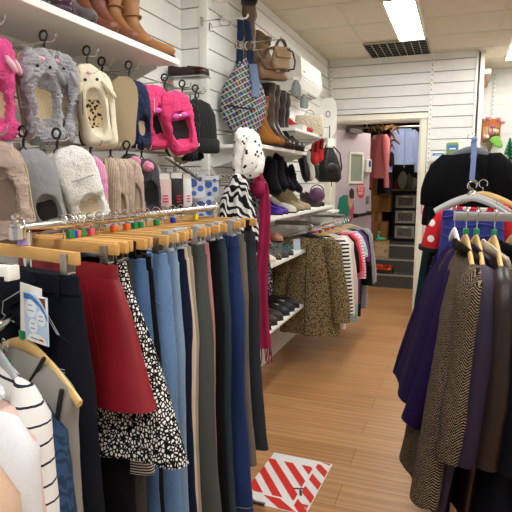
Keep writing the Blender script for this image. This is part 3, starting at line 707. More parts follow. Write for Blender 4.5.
S('candy pink knitted slippers on the lower row', 1.655, [(55, 4, (0, 0, 0)), (20, 0, (-.06, .02, .0))], pinkk, wht_s, mat('deep pink lining', '#b8487e', 'fabric'), LZ-.005, -1.26, short='candy pink slippers', L=.25, W=.10, fl=.003, opn=.62, group=gl)
S('oatmeal knitted slippers beside the candy pink pair', 1.79, [(-40, 4, (0, -.03, 0)), (40, 2, (-.01, .03, 0))], beigek, tan_s, creaml, LZ-.005, -1.27, short='oatmeal slippers', L=.26, W=.09, fl=.003, group=gl)
S('oatmeal knitted ballet slippers with a pompom', 1.9, [(45, 6, (0, .0, 0)), (-60, 4, (0, -.05, .0))], beigek, tan_s, mat('pale oatmeal lining', '#cdbca8', 'fabric'), LZ-.005, -1.27, short='oatmeal ballet slippers', L=.26, W=.10, fl=.003, opn=.62, group=gl, card=(.05, -.02, -.10, .02, .05, mat('mauve tag', '#c9a0b0')))
S('charcoal knitted slippers with pink pompoms', 2.010, [(45, 6, (0, .02, .0)), (30, 2, (-.05, -.02, .02))], chark, blk_s, mat('black felt lining', '#1b1b1e', 'fabric'), LZ, -1.27, short='charcoal slippers', L=.25, W=.10, fl=.003, opn=.62, group=gl, deco=pom(mat('pink pompom', '#d98aa2', 'fur')))
# cross bars the prongs hang on
for z, lb, x in ((1.975, 'upper black crossbar behind the slippers', -1.52), (1.645, 'lower black crossbar behind the slippers', -1.52)):
    t = thing('hanging_bar', lb, 'display bar', (x, 2.0, z)); M().tube([(0, -.95, 0), (0, .85, 0)], .008, 8).build('rail', steel, t)
    for y in (-.8, 0, .7): M().box((-.035, y, 0), (.08, .014, .025)).build('arm', steel, t)
# small goods right of the slippers
bags = [(163, 193, 26, 34, '#e8c9c4', 'pale pink toiletry bag patterned in red'), (177, 193, 20, 36, '#26262a', 'black carded pack with pink lettering'), (187, 193, 14, 34, '#e4e2dc', 'white carded pack beside the black pack')]
for u, v, w, h, cl, lb in bags:
    p = at(u, v, X=-1.33); k = math.hypot(p.x, p.y)/FPX
    t = thing('carded_pack', lb+' on the alcove wall', 'packet', p, R(38)); W_, H_ = w*k*.62, h*k*.8
    M().box((0, 0, 0), (W_, .03, H_), bev=.008).build('pack', mat('pack '+cl, cl, rough=.3), t)
    M().box((0, 0, H_/2+.012), (W_*.8, .002, .03)).build('header_card', paper, t)
    m = M(); 
    for q in range(3): m.box((W_*.12, -.0165, -H_*.1-q*.014), (W_*.35, .002, .006))
    m.build('print', mat('pink print', '#d8305e'), t); display_hook('chrome prong holding the '+lb.split(' patterned')[0], (p.x+.02, p.y, p.z+H_/2+.03), r=.002)
for u, v, w, h, lb in ((196, 186, 18, 24, 'see-through pack with blue spots, upper one above the rail end'), (211, 187, 16, 22, 'see-through pack with blue spots nearest the pilaster'), (204, 209, 22, 24, 'see-through pack with blue spots, lower one above the hangers')):
    p = at(u, v, X=-1.36); k = math.hypot(p.x, p.y)/FPX; W_, H_ = w*k, h*k
    t = thing('hair_accessory_pack', lb, 'packet', p, R(42), 'blue spotted packs by the pilaster')
    M().box((0, 0, 0), (W_, .02, H_), bev=.006).build('bag', mat('milky plastic bag', '#dfe3ea', rough=.15), t); m = M()
    for a, b, r in ((-.2, .12, .24), (.22, -.1, .17), (.2, .28, .12), (-.15, -.3, .14)): m.lathe([(r*W_, 0), (r*W_, .003)], (a*W_, -.0095, b*H_), 18, RX(90))
    m.build('blue_discs', mat('blue enamel', '#4a6fc4', rough=.3), t); M().tube([(0, 0, H_/2), (0, 0, H_/2+.03)], .003, 6).build('hang_loop', chrome, t); display_hook('chrome prong of the '+lb, (p.x+.01, p.y, p.z+H_/2+.03), r=.002)
for u, v, col_, lb in ((157, 170, '#e9e6dc', 'white shower cap hook pack by the charcoal slippers'), (183, 178, '#b0447a', 'plum pompom hair tie'), (188, 184, '#d58aa8', 'pink pompom hair tie'), (177, 179, '#1c9aa0', 'teal bobble on a hook'), (186, 205, '#3d3128', 'dark brown hair clip pack'), (214, 205, '#a08d78', 'string of brown beads by the pilaster')):
    p = at(u, v, X=-1.38); t = thing('hair_accessory', lb, 'hair accessory', p); k = .016
    if 'beads' in lb:
        m = M()
        for q in range(9): m.ell((.004*math.sin(q*2), 0, .06-q*.017), .009, 8)
        m.build('beads', mat('g'+col_, col_), t)
    else: m = M().ell((0, 0, 0), (k, k, k*1.3), 10); m.jitter(.003, 90, 2); m.build('bobble', mat('g'+col_, col_), t)
    M().tube([(XL-p.x, 0, .03), (0, 0, .03), (0, 0, .01)], .002, 5).build('wire', chrome, t)
# sloping accessory arm seen end-on and a chrome side bar
t = thing('accessory_bar', 'sloping chrome display arm below the black hats', 'display arm', (0, 0, 0)); a, b = at(166, 158, X=-1.5), at(200, 180, X=-1.28)
t.location = a; q = b-a; M().tube([(0, 0, 0), q], (.006, .016), 8, side=(0, 0, 1)).build('arm', steel, t); m = M()
for i in range(6): m.ell(q*(.3+.12*i)+Vector((0, 0, .016)), .006, 8)
m.build('pegs', chrome, t)
t = thing('chrome_bar', 'short chrome bar on the pilaster above the trousers', 'display bar', at(203, 176, Y=2.985)); M().tube([(0, 0, 0), (.2, 0, 0)], .007, 8).build('bar', chrome, t); m = M()
for i in range(5): m.ell((.03+.035*i, 0, 0), .010, 8)
m.build('beads', steel, t)
# ================================================================ CHROME RAIL WITH TROUSERS
RX_, RZ_ = -1.0, 1.382
t = thing('clothes_rail', 'chrome clothes rail carrying the trousers and skirts', 'clothes rail', (RX_, 1.55, 0))
M().tube([(0, -.53, RZ_), (0, .62, RZ_)], .0135, 14).build('rail', chrome, t)
m = M().lathe([(.014, -.03), (.02, -.028), (.021, .0), (.017, .004), (.017, .01), (.006, .014), (.012, .022), (.012, .03), (.004, .036)], (0, -.53, RZ_+.004), 18); m.build('finial', chrome, t)
for y in (-.5, .6): M().tube([(0, y, .03), (0, y, RZ_-.01)], .0125, 12).build('upright', chrome, t)
M().tube([(0, -.5, .11), (0, .6, .11)], .0115, 10).build('lower_rail', chrome, t)
for y in (-.5, .6):
    M().tube([(-.24, y, .03), (.24, y, .03)], .0125, 10).build('foot', chrome, t)
for k in range(26):
    pass
dn_ = mat('raw indigo denim', '#0b0c12', 'denim', .85, '#181b27'); red_ = mat('dark red leather', '#861a24', 'leather', .38); md = mat('mid blue denim', '#2c4468', 'denim', .85, '#5a7aa4'); bk = mat('black cotton', '#0e0e11', 'fabric', .9)
lb_ = mat('light blue denim', '#4b6e9e', 'denim', .85, '#7ea0c8'); pb = mat('faded blue denim', '#5d7c9c', 'denim', .85, '#9ab4cc'); nv = mat('navy cotton', '#131a30', 'fabric', .9); cr = mat('cream cotton', '#cdbfab', 'fabric', .9); bg = mat('stone cotton', '#a2947f', 'fabric', .9)
gg = mat('grey green wool', '#4b4f4d', 'fabric', .9); pk = mat('dusty pink cotton', '#b57b7b', 'fabric', .9); gd = mat('dark slate denim', '#27323a', 'denim', .85, '#3c4a52'); nb = mat('royal navy denim', '#1a2a52', 'denim', .85, '#31477a'); tp = mat('taupe wool', '#6d655c', 'fabric', .9); ch = mat('charcoal cotton', '#303338', 'fabric', .9); ct = mat('charcoal fleck', '#2e2c2b', 'tweed', .9, '#55504a', 3)
stw = mat('pale stitching', '#a9aab0'); sto = mat('tan stitching', '#a98655')
prt = mat('black white snakeskin print', '#ece9e2', 'cells', .85, '#0d0d0d', 118, extra=.15); strp = mat('fine black white stripe', '#e2dfd4', 'stripes', .85, '#1a1a1a', 130, extra=.5)
def YU(u, X=-.8): return at(u, 255, X=X).y
WZ = RZ_-.098
def hang(label, lab_h, u, mt, v_h, w=.39, hem=.17, rz=-8, cube=None, clip='steel', wood=None, kind='t', seed=1, X=-1.0, **k):
    Y = YU(u); k.setdefault('hemshift', .065) if kind == 't' else None; L = k.pop('L', None) or WZ-v_h
    clip_hanger(lab_h, X, Y, RZ_+.012, rz, k.pop('hw', w+.01), cube, wood, clip)
    if kind == 't': return trousers('trousers', label, 'trousers', X, Y, WZ, rz, mt, L, w, hem, seed=seed, **k)
    return skirt('skirt', label, X, Y, WZ, rz, mt, L, w, hem, seed=seed, **k)
A = hang('dark indigo jeans with a swing tag, nearest on the chrome rail', 'wooden clip hanger with lilac cube, nearest on the rail', 90, dn_, .06, .42, .25, -14, 'lilac', seed=2, stitch=stw, th=.05, hemshift=.10)
hang('dark red leather mini skirt', 'wooden clip hanger holding the red skirt', 127, red_, .92, .39, .50, -10, None, kind='s', seed=1, th=.035, thh=.06, shift=.06, seams=(.55, -.55, .05), clip='steel')
hang('black and white fine striped cropped trousers under the red skirt', 'wooden clip hanger with orange cube above the red skirt', 139, strp, .70, .36, .22, -10, 'orange', seed=11, th=.03, extras=False)
hang('black trousers showing below the red skirt', 'wooden clip hanger with a green cube above the red skirt', 133, bk, .08, .34, .2, -10, 'green', seed=3, extras=False)
hang('black and white snakeskin print skirt behind the red one', 'wooden clip hanger behind the red skirt', 136, prt, .77, .39, .60, -10, 'blue', kind='s', seed=4, th=.03, thh=.07, fold=.016, fn=4, shift=.085)
hang('charcoal flecked trousers under the print skirt', 'wooden clip hanger of the charcoal flecked trousers', 143, ct, .06, .37, .19, -10, 'green', seed=5)
hang('mid blue jeans between the print skirt and black trousers', 'wooden clip hanger with black clips', 151, md, .05, .40, .2, -8, 'pink', clip='black', seed=6, stitch=sto)
rl = hang('black trousers with a red waist label', 'black-clipped hanger of the red label trousers', 159, bk, .08, .38, .18, -8, None, clip='black', seed=7)
M().box((.16, -.033, -.07), (.03, .004, .05), bev=.001).build('red_waist_label', mat('red label', '#c8283a'), rl)
hang('light blue jeans with a wide straight leg', 'wooden clip hanger with an orange cube', 171, lb_, .02, .41, .23, -8, 'orange', clip='steel', seed=8, stitch=sto, th=.045)
hang('faded blue jeans right of the light blue ones', 'maple hanger with grey clips, first of the grey clipped', 182, pb, .06, .40, .18, -8, 'orange', clip='grey', wood=woodl, seed=9)
hang('navy cotton trousers ending above the hems around them', 'hanger with grey clips over the navy cotton trousers', 189, nv, .26, .40, .17, -8, 'green', clip='grey', seed=10)
hang('cream cotton trousers between navy and stone ones', 'hanger with grey clips over the cream trousers', 194, cr, .12, .38, .15, -8, 'green', clip='grey', seed=12)
hang('stone beige trousers left of the grey green pair', 'hanger with grey clips over the stone trousers', 199, bg, .12, .37, .15, -8, None, clip='grey', seed=13)
hang('grey green wool trousers with wide legs', 'hanger with grey clips over the grey green trousers', 208, gg, .02, .41, .25, -8, 'green', clip='grey', seed=14, th=.05)
hang('dusty pink cotton trousers, the only pink pair', 'hanger with grey clips over the pink trousers', 214, pk, .20, .39, .17, -8, None, clip='grey', seed=15)
hang('black cotton trousers right of the dusty pink pair', 'hanger with grey clips right of the pink trousers', 222, bk, .09, .40, .18, -8, 'blue', clip='grey', seed=16)
hang('dark slate jeans beside the royal navy pair', 'hanger with grey clips over the slate jeans', 229, gd, .14, .40, .18, -8, None, clip='grey', seed=17)
hang('royal navy jeans hanging over the striped floor sheet', 'hanger with grey clips over the royal navy jeans', 241, nb, .10, .41, .22, -8, 'yellow', clip='grey', seed=18, stitch=sto)
hang('taupe wool trousers second from the rail end', 'hanger with grey clips over the taupe trousers', 248, tp, .30, .39, .19, -8, None, clip='grey', seed=19)
hang('charcoal trousers, last on the chrome rail', 'hanger with grey clips, last on the chrome rail', 257, ch, .32, .41, .22, -8, None, clip='black', seed=20)
# swing tag, denim tie belt and patch pocket belong to the indigo jeans
p = M().box((0, 0, 0), (.066, .002, .095), RY(5).to_3x3()); m = p; m.bm.transform(TR(.125, -.066, -.075) @ Matrix.Scale(1.2, 4)); q = m.build('swing_tag', paper, A, 'white swing tag with a blue swoosh and pale circles')
TG = TR(.150, -.070, -.092) @ RY(2) @ Matrix.Scale(1.25, 4)
tg = M(TG).box((0, 0, 0), (.068, .002, .088)).build('front_card', mat('pale blue card', '#b9cfe6', rough=.5), q)
M(TG).poly([(-.034, -.0012, .044), (-.034, -.0012, .034), (-.012, -.0012, .034), (.012, -.0012, .026), (.026, -.0012, .012), (.034, -.0012, .002), (.034, -.0012, .008), (.02, -.0012, .026), (.004, -.0012, .036), (-.012, -.0012, .044)], (0, -.0008, 0)).build('blue_swoosh', mat('swoosh blue', '#3f78c4'), q)
M(TG).poly([(.004, -.0012, .044), (.034, -.0012, .044), (.034, -.0012, .012), (.024, -.0012, .026)], (0, -.0006, 0)).build('white_corner', paper, q)
M(TG).poly([(.012, -.0020, .041), (.03, -.0020, .042), (.031, -.0020, .022), (.022, -.0020, .032)], (0, -.0005, 0)).build('brown_picture', mat('print brown', '#6b4238'), q)
for a, b, r in ((-.014, .018, .017), (.016, .004, .014), (-.008, -.014, .013)): M(TG).lathe([(r, 0), (r, .0008)], (a, -.0012, b), 20, RX(90)).build('pale_circle', mat('pale print', '#e6edf3'), q)
M(TG).poly([(.03*math.cos(pi*k/16), -.0012, -.0435+.016*math.sin(pi*k/16)) for k in range(17)], (0, -.0004, 0)).build('white_arc', paper, q)
gl_ = mat('grey print', '#8e98a4')
for a, b, w_ in ((-.014, .024, .012), (-.014, .014, .018), (.016, .008, .01), (.016, .0, .014), (-.008, -.009, .01), (-.008, -.018, .012), (-.004, -.036, .024)): M(TG).box((a, -.0022, b), (w_, .0006, .0022)).build('printed_line', gl_, q)
M(TG).box((.016, -.0022, -.036), (.012, .0006, .003)).build('red_printed_word', mat('red print', '#c0344a'), q)
m = M(); m.tube([(.10, -.04, -.015), (.03, -.06, -.03), (-.03, -.055, -.055), (-.09, -.05, -.10), (-.11, -.05, -.2)], [(.01, .022), (.012, .032), (.014, .04), (.01, .036), (.006, .03)], 10, side=(0, 1, 0)); m.jitter(.002, 30, 2, .006); m.build('tie_belt', dn_, A)
m = M(); m.tube([(.10, -.045, -.02), (.05, -.075, -.05), (.025, -.07, -.085), (.06, -.06, -.10), (.09, -.05, -.06)], [(.008, .02), (.012, .028), (.012, .03), (.01, .026), (.006, .018)], 10, side=(0, 1, 0)); m.build('tie_bow_loop', dn_, A)
m = M(); m.tube([(.095, -.062, -.03), (.055, -.09, -.06), (.04, -.086, -.09), (.07, -.075, -.11)], .0012, 5); m.build('tie_stitching', stw, A)
for dz in (0, -.012): M().tube([(.12, -.062, -.205-dz*.6), (.17, -.060, -.208-dz*.6), (.215, -.050, -.210-dz*.6)], .0009, 5).build('pocket_stitching', stw, A)
for dx in (0, .010): M().tube([(.150+dx, -.046, -.05), (.158+dx, -.054, -.08), (.195+dx*.6, -.050, -.125)], .0008, 5).build('front_pocket_stitching', stw, A)
t = thing('display_bar', 'white square-ended display arm in front of the indigo jeans at the left edge', 'display arm', at(11, 271, Y=.88)+Vector((-.09, 0, 0))); M().box((0, 0, 0), (.19, .03, .022), bev=.003).build('arm', white, t); M().box((.092, 0, -.004), (.012, .034, .032), bev=.003).build('end_cap', whitep, t)
# ================================================================ LOWER FRONT RACK, left corner
FX, FZ = -.965, 1.2
t = thing('front_rail', 'chrome arm of a low rack in the left corner', 'clothes rail', (FX, .68, 0))
M().tube([(0, -.5, FZ-.255), (0, .26, FZ-.02), (0, .30, FZ-.01)], .011, 12).build('rail', chrome, t)
M().lathe([(.012, -.016), (.014, 0), (.005, .006), (.011, .016), (.009, .024), (.002, .028)], (0, .30, FZ+.0), 16).build('finial', chrome, t)
M().tube([(0, -.45, 0), (0, -.45, FZ-.24)], .016, 12).build('upright', chrome, t)
for dx in (-.3, .3): M().tube([(0, -.45, .02), (dx, -.45, .02)], .014, 10).build('foot', chrome, t)
gh = 'hangers on the low rack in the left corner'; gg_ = 'tops on the low rack in the left corner'
lightgrey = mat('light grey plastic hanger', '#a7abad', rough=.4)
def low(u_y, label, hl, mt, L, hm, cube=None, rz=-24, w=.40, **k):
    y = u_y; dz = -.02-.3*(.955-y)+k.pop('dz', 0); fx = FX+k.pop('dx', 0); shoulder_hanger(hl, fx, y, FZ+.012+dz, rz, w, cube, hm, gh, drop=.09, hk=.06)
    return garment('top', label, k.pop('cat', 'top'), fx, y, FZ+.035+dz, rz, mt, L, k.pop('gw', w-.01), group=gg_, sl=k.pop('sl', .085), **{**dict(neck=.14), **k})
w5 = dict(sleeve=.30, sw=.07, cuff=.06)
gv = low(.955, 'grey sleeveless top with black piping, furthest on the low rack', 'maple hanger whose tip shows beyond the grey top', mat('silver grey jersey', '#8d8881', 'fabric', .9), .55, woodl, 'green', w=.43, gw=.37, dx=.03, rz=-18, hem=.34, neck=.12)
bpip = mat('black piping', '#141214')
for s in (-1, 1): M().tube([(s*(.182-.012*math.sin(u*3)), -.02-.03*u, -.155-.22*u) for u in [i/8 for i in range(9)]], .006, 6).build('armhole_piping', bpip, gv)
for s in (-1, 1): M().tube([(s*(.115-.07*u), -.018-.02*u, -.10-.10*u) for u in [i/6 for i in range(7)]], .005, 6).build('neck_piping', bpip, gv)
low(.93, 'dark teal printed top peeking out behind the striped one', 'maple hanger with green cube second on the low rack', mat('teal navy print', '#22344a', 'zebra', .85, '#2f4662', 30), .42, woodl, 'green', dx=-.005, dz=-.06, **w5)
low(.885, 'white top with broken dark stripes', 'light grey plastic hanger over the striped top', mat('broken stripe cotton', '#dcd8d2', 'stripes', .85, '#2a2a38', 27, extra=.88), .62, lightgrey, dz=.02, dx=.012, sleeve=.5, sw=.052, cuff=.045)
low(.85, 'pale pink blouse behind the white shirt', 'light grey plastic hanger over the pale pink blouse', mat('pale pink chiffon', '#d9b8ab', 'fabric', .9), .55, lightgrey, dx=-.005, dz=-.01, **w5)
low(.82, 'plain white shirt on the low rack', 'light grey plastic hanger over the white shirt', mat('white cotton shirt', '#d5d4d6', 'fabric', .9), .7, lightgrey, dx=.02, dz=-.005, sleeve=.56, sw=.068, cuff=.045, collar='band')
low(.785, 'blue top with a red and black patterned yoke', 'maple hanger over the blue patterned top', mat('dusk blue jersey', '#38426e', 'fabric', .9), .5, woodl, dx=-.0, dz=-.015, smat=mat('red black pattern', '#b9a7a8', 'spots', .85, '#3a1420', 70, extra=.42), sleeve=.20, sw=.055, cuff=.05)
low(.74, 'skin beige top near the left edge', 'maple hanger over the beige top', mat('skin beige jersey', '#c5a58c', 'fabric', .9), .62, woodl, dx=.045, dz=-.03, sleeve=.5, sw=.068, cuff=.05)
low(.69, 'bright purple top nearest the camera', 'maple hanger over the purple top', mat('bright purple jersey', '#5a2aa0', 'fabric', .9), .52, woodl, dx=.06, dz=-.05, sleeve=.33, sw=.08, cuff=.07)
# ================================================================ BAG, FUR, SCARVES on the protruding wall
def hk(label, p, **k): return display_hook(label, p, X0=XF, group='display hooks on the protruding slatwall', **k)
bp = at(245, 20, X=-1.27)
hk('white display arm holding the tartan bag', (bp.x+.02, bp.y, bp.z+.01), r=.006, mt=whitep)
navyw = mat('navy webbing', '#1c2740', 'fabric', .85); tart = mat('multicolour check', '#888888', 'tartan', .85, s=95)
bz = at(245, 135, X=-1.27).z; H_ = bp.z-bz
t = thing('shoulder_bag', 'multicolour checked slouchy shoulder bag with navy straps and steel rings', 'bag', (bp.x-.01, bp.y, bz), R(38))
rs = []
for k in range(15):
    u = k/14; a = ip([(0, .05), (.08, .10), (.25, .145), (.45, .15), (.65, .115), (.85, .065), (1, .045)], u); b = ip([(0, .03), (.3, .075), (.6, .06), (1, .03)], u)
    rs.append(ring2(.0, 0, a, b, .46*u, 40, .9, .008, 5, u*4))
m = M().loft(rs); bmesh.ops.subdivide_edges(m.bm, edges=m.bm.edges[:], cuts=1, use_grid_fill=True); m.jitter(.006, 26, 5, .014); m.build('body', tart, t)
m = M(); m.tube([(-.11, -.062, .17), (-.04, -.078, .155), (.02, -.078, .15), (.05, -.07, .16)], .006, 6); m.build('zip_pocket', mat('dark zip', '#1b1b22'), t)
for s in (-1, 1):
    m = M().tube([(s*.03, -.02, .42), (s*.034, -.03, .47), (s*.032, -.028, .505)], (.022, .006), 8, side=(1, 0, 0)); m.build('strap_tab', navyw, t)
    M().tube([(s*.032+.03*math.cos(a), -.028, .53+.03*math.sin(a)) for a in [2*pi*q/20 for q in range(21)]], .004, 6).build('ring', chrome, t)
    M().tube([(s*.030, -.028, .555), (s*.024, -.015, H_-.06), (s*.02, 0, H_-.005), (s*.02, .018, H_+.004)], (.02, .005), 8, side=(1, 0, 0)).build('strap', navyw, t)
M().tube([(.045, -.045, .42), (.055, -.075, .30), (.05, -.085, .22)], (.026, .008), 8, side=(1, 0, 0)).build('hanging_strap', mat('slate blue denim strap', '#53637f', 'denim', .85, '#7f90ac'), t)
t = thing('security_camera', 'black box at the top of the frame above the bag', 'camera', at(249, 1, X=-1.2)); M().box((0, 0, .03), (.09, .11, .085), RZ(25).to_3x3(), bev=.01).build('housing', blackp, t); M().tube([(-.234, .0, .02), (0, 0, .02)], .012, 8).build('arm', whitep, t); M().lathe([(.025, 0), (.028, .02), (.02, .022)], (.03, -.06, .03), 16, RX(90)).build('lens_ring', mat('gloss black', '#050506', rough=.1), t)
for (u, v), lb in (((224, 20), 'thin wire hook beside the white display arm'), ((232, 26), 'lower wire hook beside the white display arm')):
    p = at(u, v, X=-1.3); hk(lb, (p.x, p.y-.02, p.z))
# white fur with black spots
p0, p1 = at(247, 128, X=-1.1), at(247, 178, X=-1.1)
t = thing('fur_stole', 'folded white fluffy stole with black spots hung above the zebra scarf', 'stole', p1, R(40)); h = p0.z-p1.z
rs = []
for k in range(17):
    u = k/16; a = ip([(0, .05), (.1, .085), (.3, .092), (.6, .082), (.9, .066), (1, .035)], u); b = ip([(0, .02), (.15, .05), (.8, .045), (1, .015)], u)
    rs.append(ring2(.01*math.sin(u*4), 0, a, b, h*u, 36, .9))
m = M().loft(rs); bmesh.ops.subdivide_edges(m.bm, edges=m.bm.edges[:], cuts=1, use_grid_fill=True); m.jitter(.006, 150, 5, .005); fw = mat('spotted white fur', '#efece4', 'spots', .95, '#16151a', 30, extra=.27); m.build('front_fold', fw, t)
m = M().tube([(.03, -.048, h*.85), (.012, -.058, h*.6), (-.005, -.056, h*.3), (-.02, -.045, h*.1)], [(.03, .012), (.045, .022), (.045, .022), (.025, .01)], 14, side=(1, 0, 0)); bmesh.ops.subdivide_edges(m.bm, edges=m.bm.edges[:], cuts=1, use_grid_fill=True); m.jitter(.005, 150, 2, .004); m.build('overlap_fold', fw, t)
hk('chrome hook holding the fur stole', (p0.x, p0.y, p0.z-.03)); 
# scarves
def scarf(label, p, z1, mt, rz=40, w=.06, th=.03, fringe=None, seed=1, knot=None, spread=1.3, sway=.02, tails=2, name='scarf'):
    t = thing(name, label, 'scarf', p, R(rz), 'scarves on the chrome hooks'); H = p[2]-z1
    rnd = random.Random(seed)
    m = M().tube([(-.03, .0, -.05), (-.012, .01, -.01), (0, .012, .012), (.014, .004, .004), (.03, -.012, -.05)], [(th*.8, w*.35), (th, w*.42), (th, w*.5), (th, w*.42), (th*.8, w*.35)], 12, side=(0, 1, 0)); m.jitter(.004, 40, seed, .008); m.build('loop', mt, t)
    for i in range(tails):
        s = -1 if i == 0 else 1; L = H*(1 if i == 0 else .78+.15*rnd.random()); rs = []
        for k in range(25):
            u = k/24; a = w*ip([(0, .5), (.15, .8), (1, spread*.8)], u); b = th*ip([(0, .7), (1, .9)], u)
            rs.append(ring2(s*w*.42+sway*math.sin(u*6+seed+i), -.012*s, a, b, -.03-(L-.03)*u, 30, .8, .009, 4, seed+u*2))
        m = M().loft(rs); m.jitter(.003, 30, seed+i, .010); o = m.build('tail', mt, t)
        if fringe:
            fr = M(); e = rs[-1]
            for q in range(0, 30, 2): fr.tube([e[q], (e[q][0]+rnd.uniform(-.006, .006), e[q][1], e[q][2]-.05), (e[q][0]+rnd.uniform(-.01, .01), e[q][1], e[q][2]-.1)], .003, 5)
            fo = fr.build('fringe', fringe, o); fo['kind'] = 'stuff'
    if knot:
        m = M().ell((0, -.02, -.06), (w*.75, th*1.6, .05), 14); m.jitter(.006, 50, seed, .01); m.build('knot', knot, t)
    return t
zeb = mat('zebra print chiffon', '#d9d6d0', 'zebra', .85, '#1a1a1e', 11); dfl = mat('black grey feather print', '#17171a', 'zebra', .85, '#6d6d70', 26); crim = mat('crimson wool', '#8e1f44', 'fabric', .9); plum = mat('plum grey boucle', '#6b5562', 'spots', .95, '#a58c98', 120, extra=.4); dpl = mat('dark plum lace', '#2c1a28', 'floral', .9, '#5a4458', 80)
p = at(238, 180, X=-1.12); scarf('zebra print scarf hanging nearest the pilaster', p, .95, zeb, 42, .072, .04, seed=3, spread=1.2, sway=.014)
hk('chrome hook holding the zebra scarf', (p.x+.02, p.y, p.z-.005))
p = at(249, 182, X=-1.14); scarf('black and grey feather print scarf beside the zebra scarf', p, .75, dfl, 40, .05, .03, seed=5)
hk('chrome hook holding the feather print scarf', (p.x+.02, p.y, p.z-.005))
p = at(257, 178, X=-1.10); scarf('crimson fringed scarf hanging almost to the floor', p, .36, crim, 35, .055, .034, crim, seed=6, knot=crim, sway=.012)
hk('chrome hook holding the crimson scarf', (p.x+.02, p.y, p.z-.005))
p = at(262, 182, X=-1.14); s_ = scarf('plum grey boucle scarf right of the crimson scarf', p, .62, dpl, 30, .034, .028, seed=8, knot=plum); M().box((-.0, -.06, -.16), (.05, .003, .065), RY(25).to_3x3()).build('price_tag', paper, s_)
hk('chrome hook holding the boucle scarf', (p.x+.02, p.y, p.z-.005))
# ================================================================ SHELVES with boots and shoes along the far left wall
XS = -1.11
shelf('narrow white shelf with taupe ankle boots, top of the far left wall', XF, -1.30, 3.36, 3.86, 2.215, bx=.10)
shelf('white shelf with tall brown boots on the far left wall', XF, XS, 3.02, 4.08, 1.71, bx=.3)
shelf('small high white shelf with red shoes and a gift bag', XF, XS-.02, 3.82, 4.66, 1.875, bx=.3)
shelf('long white shelf of court shoes and purple shoes above the far clothes rail', XF, XS, 3.02, 5.1, 1.262, bx=.3)
shelf('white shelf of tan heels and flat shoes at waist height', XF, XS, 2.95, 4.11, .957)
shelf('lowest white shelf of dark trainers and loafers', XF, XS, 2.95, 4.05, .525)
taupe = mat('taupe suede', '#8a7357', 'fabric', .85); brl = mat('brown leather', '#3b2419', 'leather', .4); dbl = mat('dark brown leather', '#251814', 'leather', .35); tsu = mat('tan suede', '#93602c', 'fabric', .9)
boot('tall taupe boot partly behind the checked bag, on the top shelf', (-1.40, 3.47, 2.215), 50, mat('deep taupe leather', '#64503b', 'leather', .5), .5, .25, .05, seed=3)
boot('taupe suede slouch ankle boot on the top shelf', (-1.385, 3.68, 2.215), 50, taupe, .27, .25, .055, sole=mat('taupe sole', '#5d4c3a'), seed=1, slouch=.009, top=1.25, heel=.05)
br = mat('warm taupe leather', '#7c5f46', 'leather', .45); brd = mat('dark taupe leather', '#5e4634', 'leather', .45)
p = at(272, 80, X=-1.2); handbag('warm taupe leather handbag with a flap hung beside the ankle boot', p, 58, br, .25, .10, .11, .10, brd, cat='handbag')
hk('hook holding the taupe handbag', (p.x+.02, p.y, p.z+.20))
p = at(281, 69, X=-1.13); bk_ = handbag('pale taupe slouchy backpack hanging over the leather handbag', p, 50, mat('pale taupe leather', '#9b8061', 'leather', .5), .13, .06, .13, .06, brd, buckle=False, cat='bag', name='backpack')
M().tube([(.03, -.03, .12), (.07, -.03, .11), (.09, -.03, .05), (.075, -.04, .0), (.03, -.04, -.01)], .006, 8).build('shoulder_strap', mat('dark strap', '#3a2a20', 'leather', .4), bk_)
hk('hook holding the pale taupe backpack', (p.x, p.y, p.z+.185))
for i, (y, mt, sh, lb, tr) in enumerate(((3.58, brl, .40, 'tall brown boot with a turquoise tag behind the tan suede boots', mat('teal tag', '#3a8f86')), (3.40, tsu, .34, 'tan suede ankle boot, nearer of the tan pair', None), (3.50, tsu, .33, 'tan suede ankle boot, further of the tan pair', None), (3.65, brl, .44, 'tall brown leather boot with creased shaft', None), (3.75, brl, .44, 'tall brown leather boot behind the creased one', None), (3.90, dbl, .42, 'dark brown tall boot third from the shelf end', None), (4.00, dbl, .42, 'dark brown tall boot last on its shelf', None))):
    boot(lb, (-1.32 if y != 3.58 else -1.40, y, 1.71), -24, mt, sh, .26, .05, sole=mat('black boot sole', '#19120e'), seed=i, group='boots on the tall boot shelf', heel=.03, slouch=.003, top=1.12)
redl = mat('red patent', '#c22428', rough=.3)
shoe('red heeled shoe with pale pink lining on the small high shelf', (-1.36, 4.26, 1.875), -10, redl, .23, .08, .045, .06, .07, inm=lily, kind='court_shoe')
shoe('red heeled shoe next to the white box on the small high shelf', (-1.36, 4.37, 1.875), -10, redl, .23, .08, .045, .06, .07, inm=lily, kind='court_shoe')
t = thing('shoe_box', 'white box on the small high shelf', 'box', (-1.20, 4.12, 1.875), R(5)); M().box((0, 0, .015), (.12, .16, .03), bev=.003).build('base', white, t); M().box((0, 0, .035), (.126, .166, .012), bev=.003).build('lid', white, t)
t = thing('gift_bag', 'beige gift bag with gold swirls at the end of the small high shelf', 'bag', (-1.22, 4.55, 1.875), R(20)); M().loft([ring2(0, 0, a, b, z, 24, .4) for a, b, z in ((.115, .05, 0), (.12, .05, .02), (.12, .045, .13), (.118, .02, .165))]).build('body', mat('gold swirl paper', '#b3a88d', 'zebra', .6, '#d8d0b8', 22), t)
for s in (-1, 1): M().tube([(.04*math.cos(a), s*.02, .16+.05*math.sin(a)) for a in [pi*k/10 for k in range(11)]], .003, 6).build('handle', mat('cord', '#c9bfa4'), t)
m = M().ell((0, 0, 0), (.012, .04, .02), 10); t = thing('black_bow', 'black bow clip on the wall above the gift bag', 'bow', (-1.425, 4.55, 2.09), R(0))
for s in (-1, 1): M().ell((0, s*.04, .012*s), (.012, .038, .024), 10).build('loop', blackp, t)
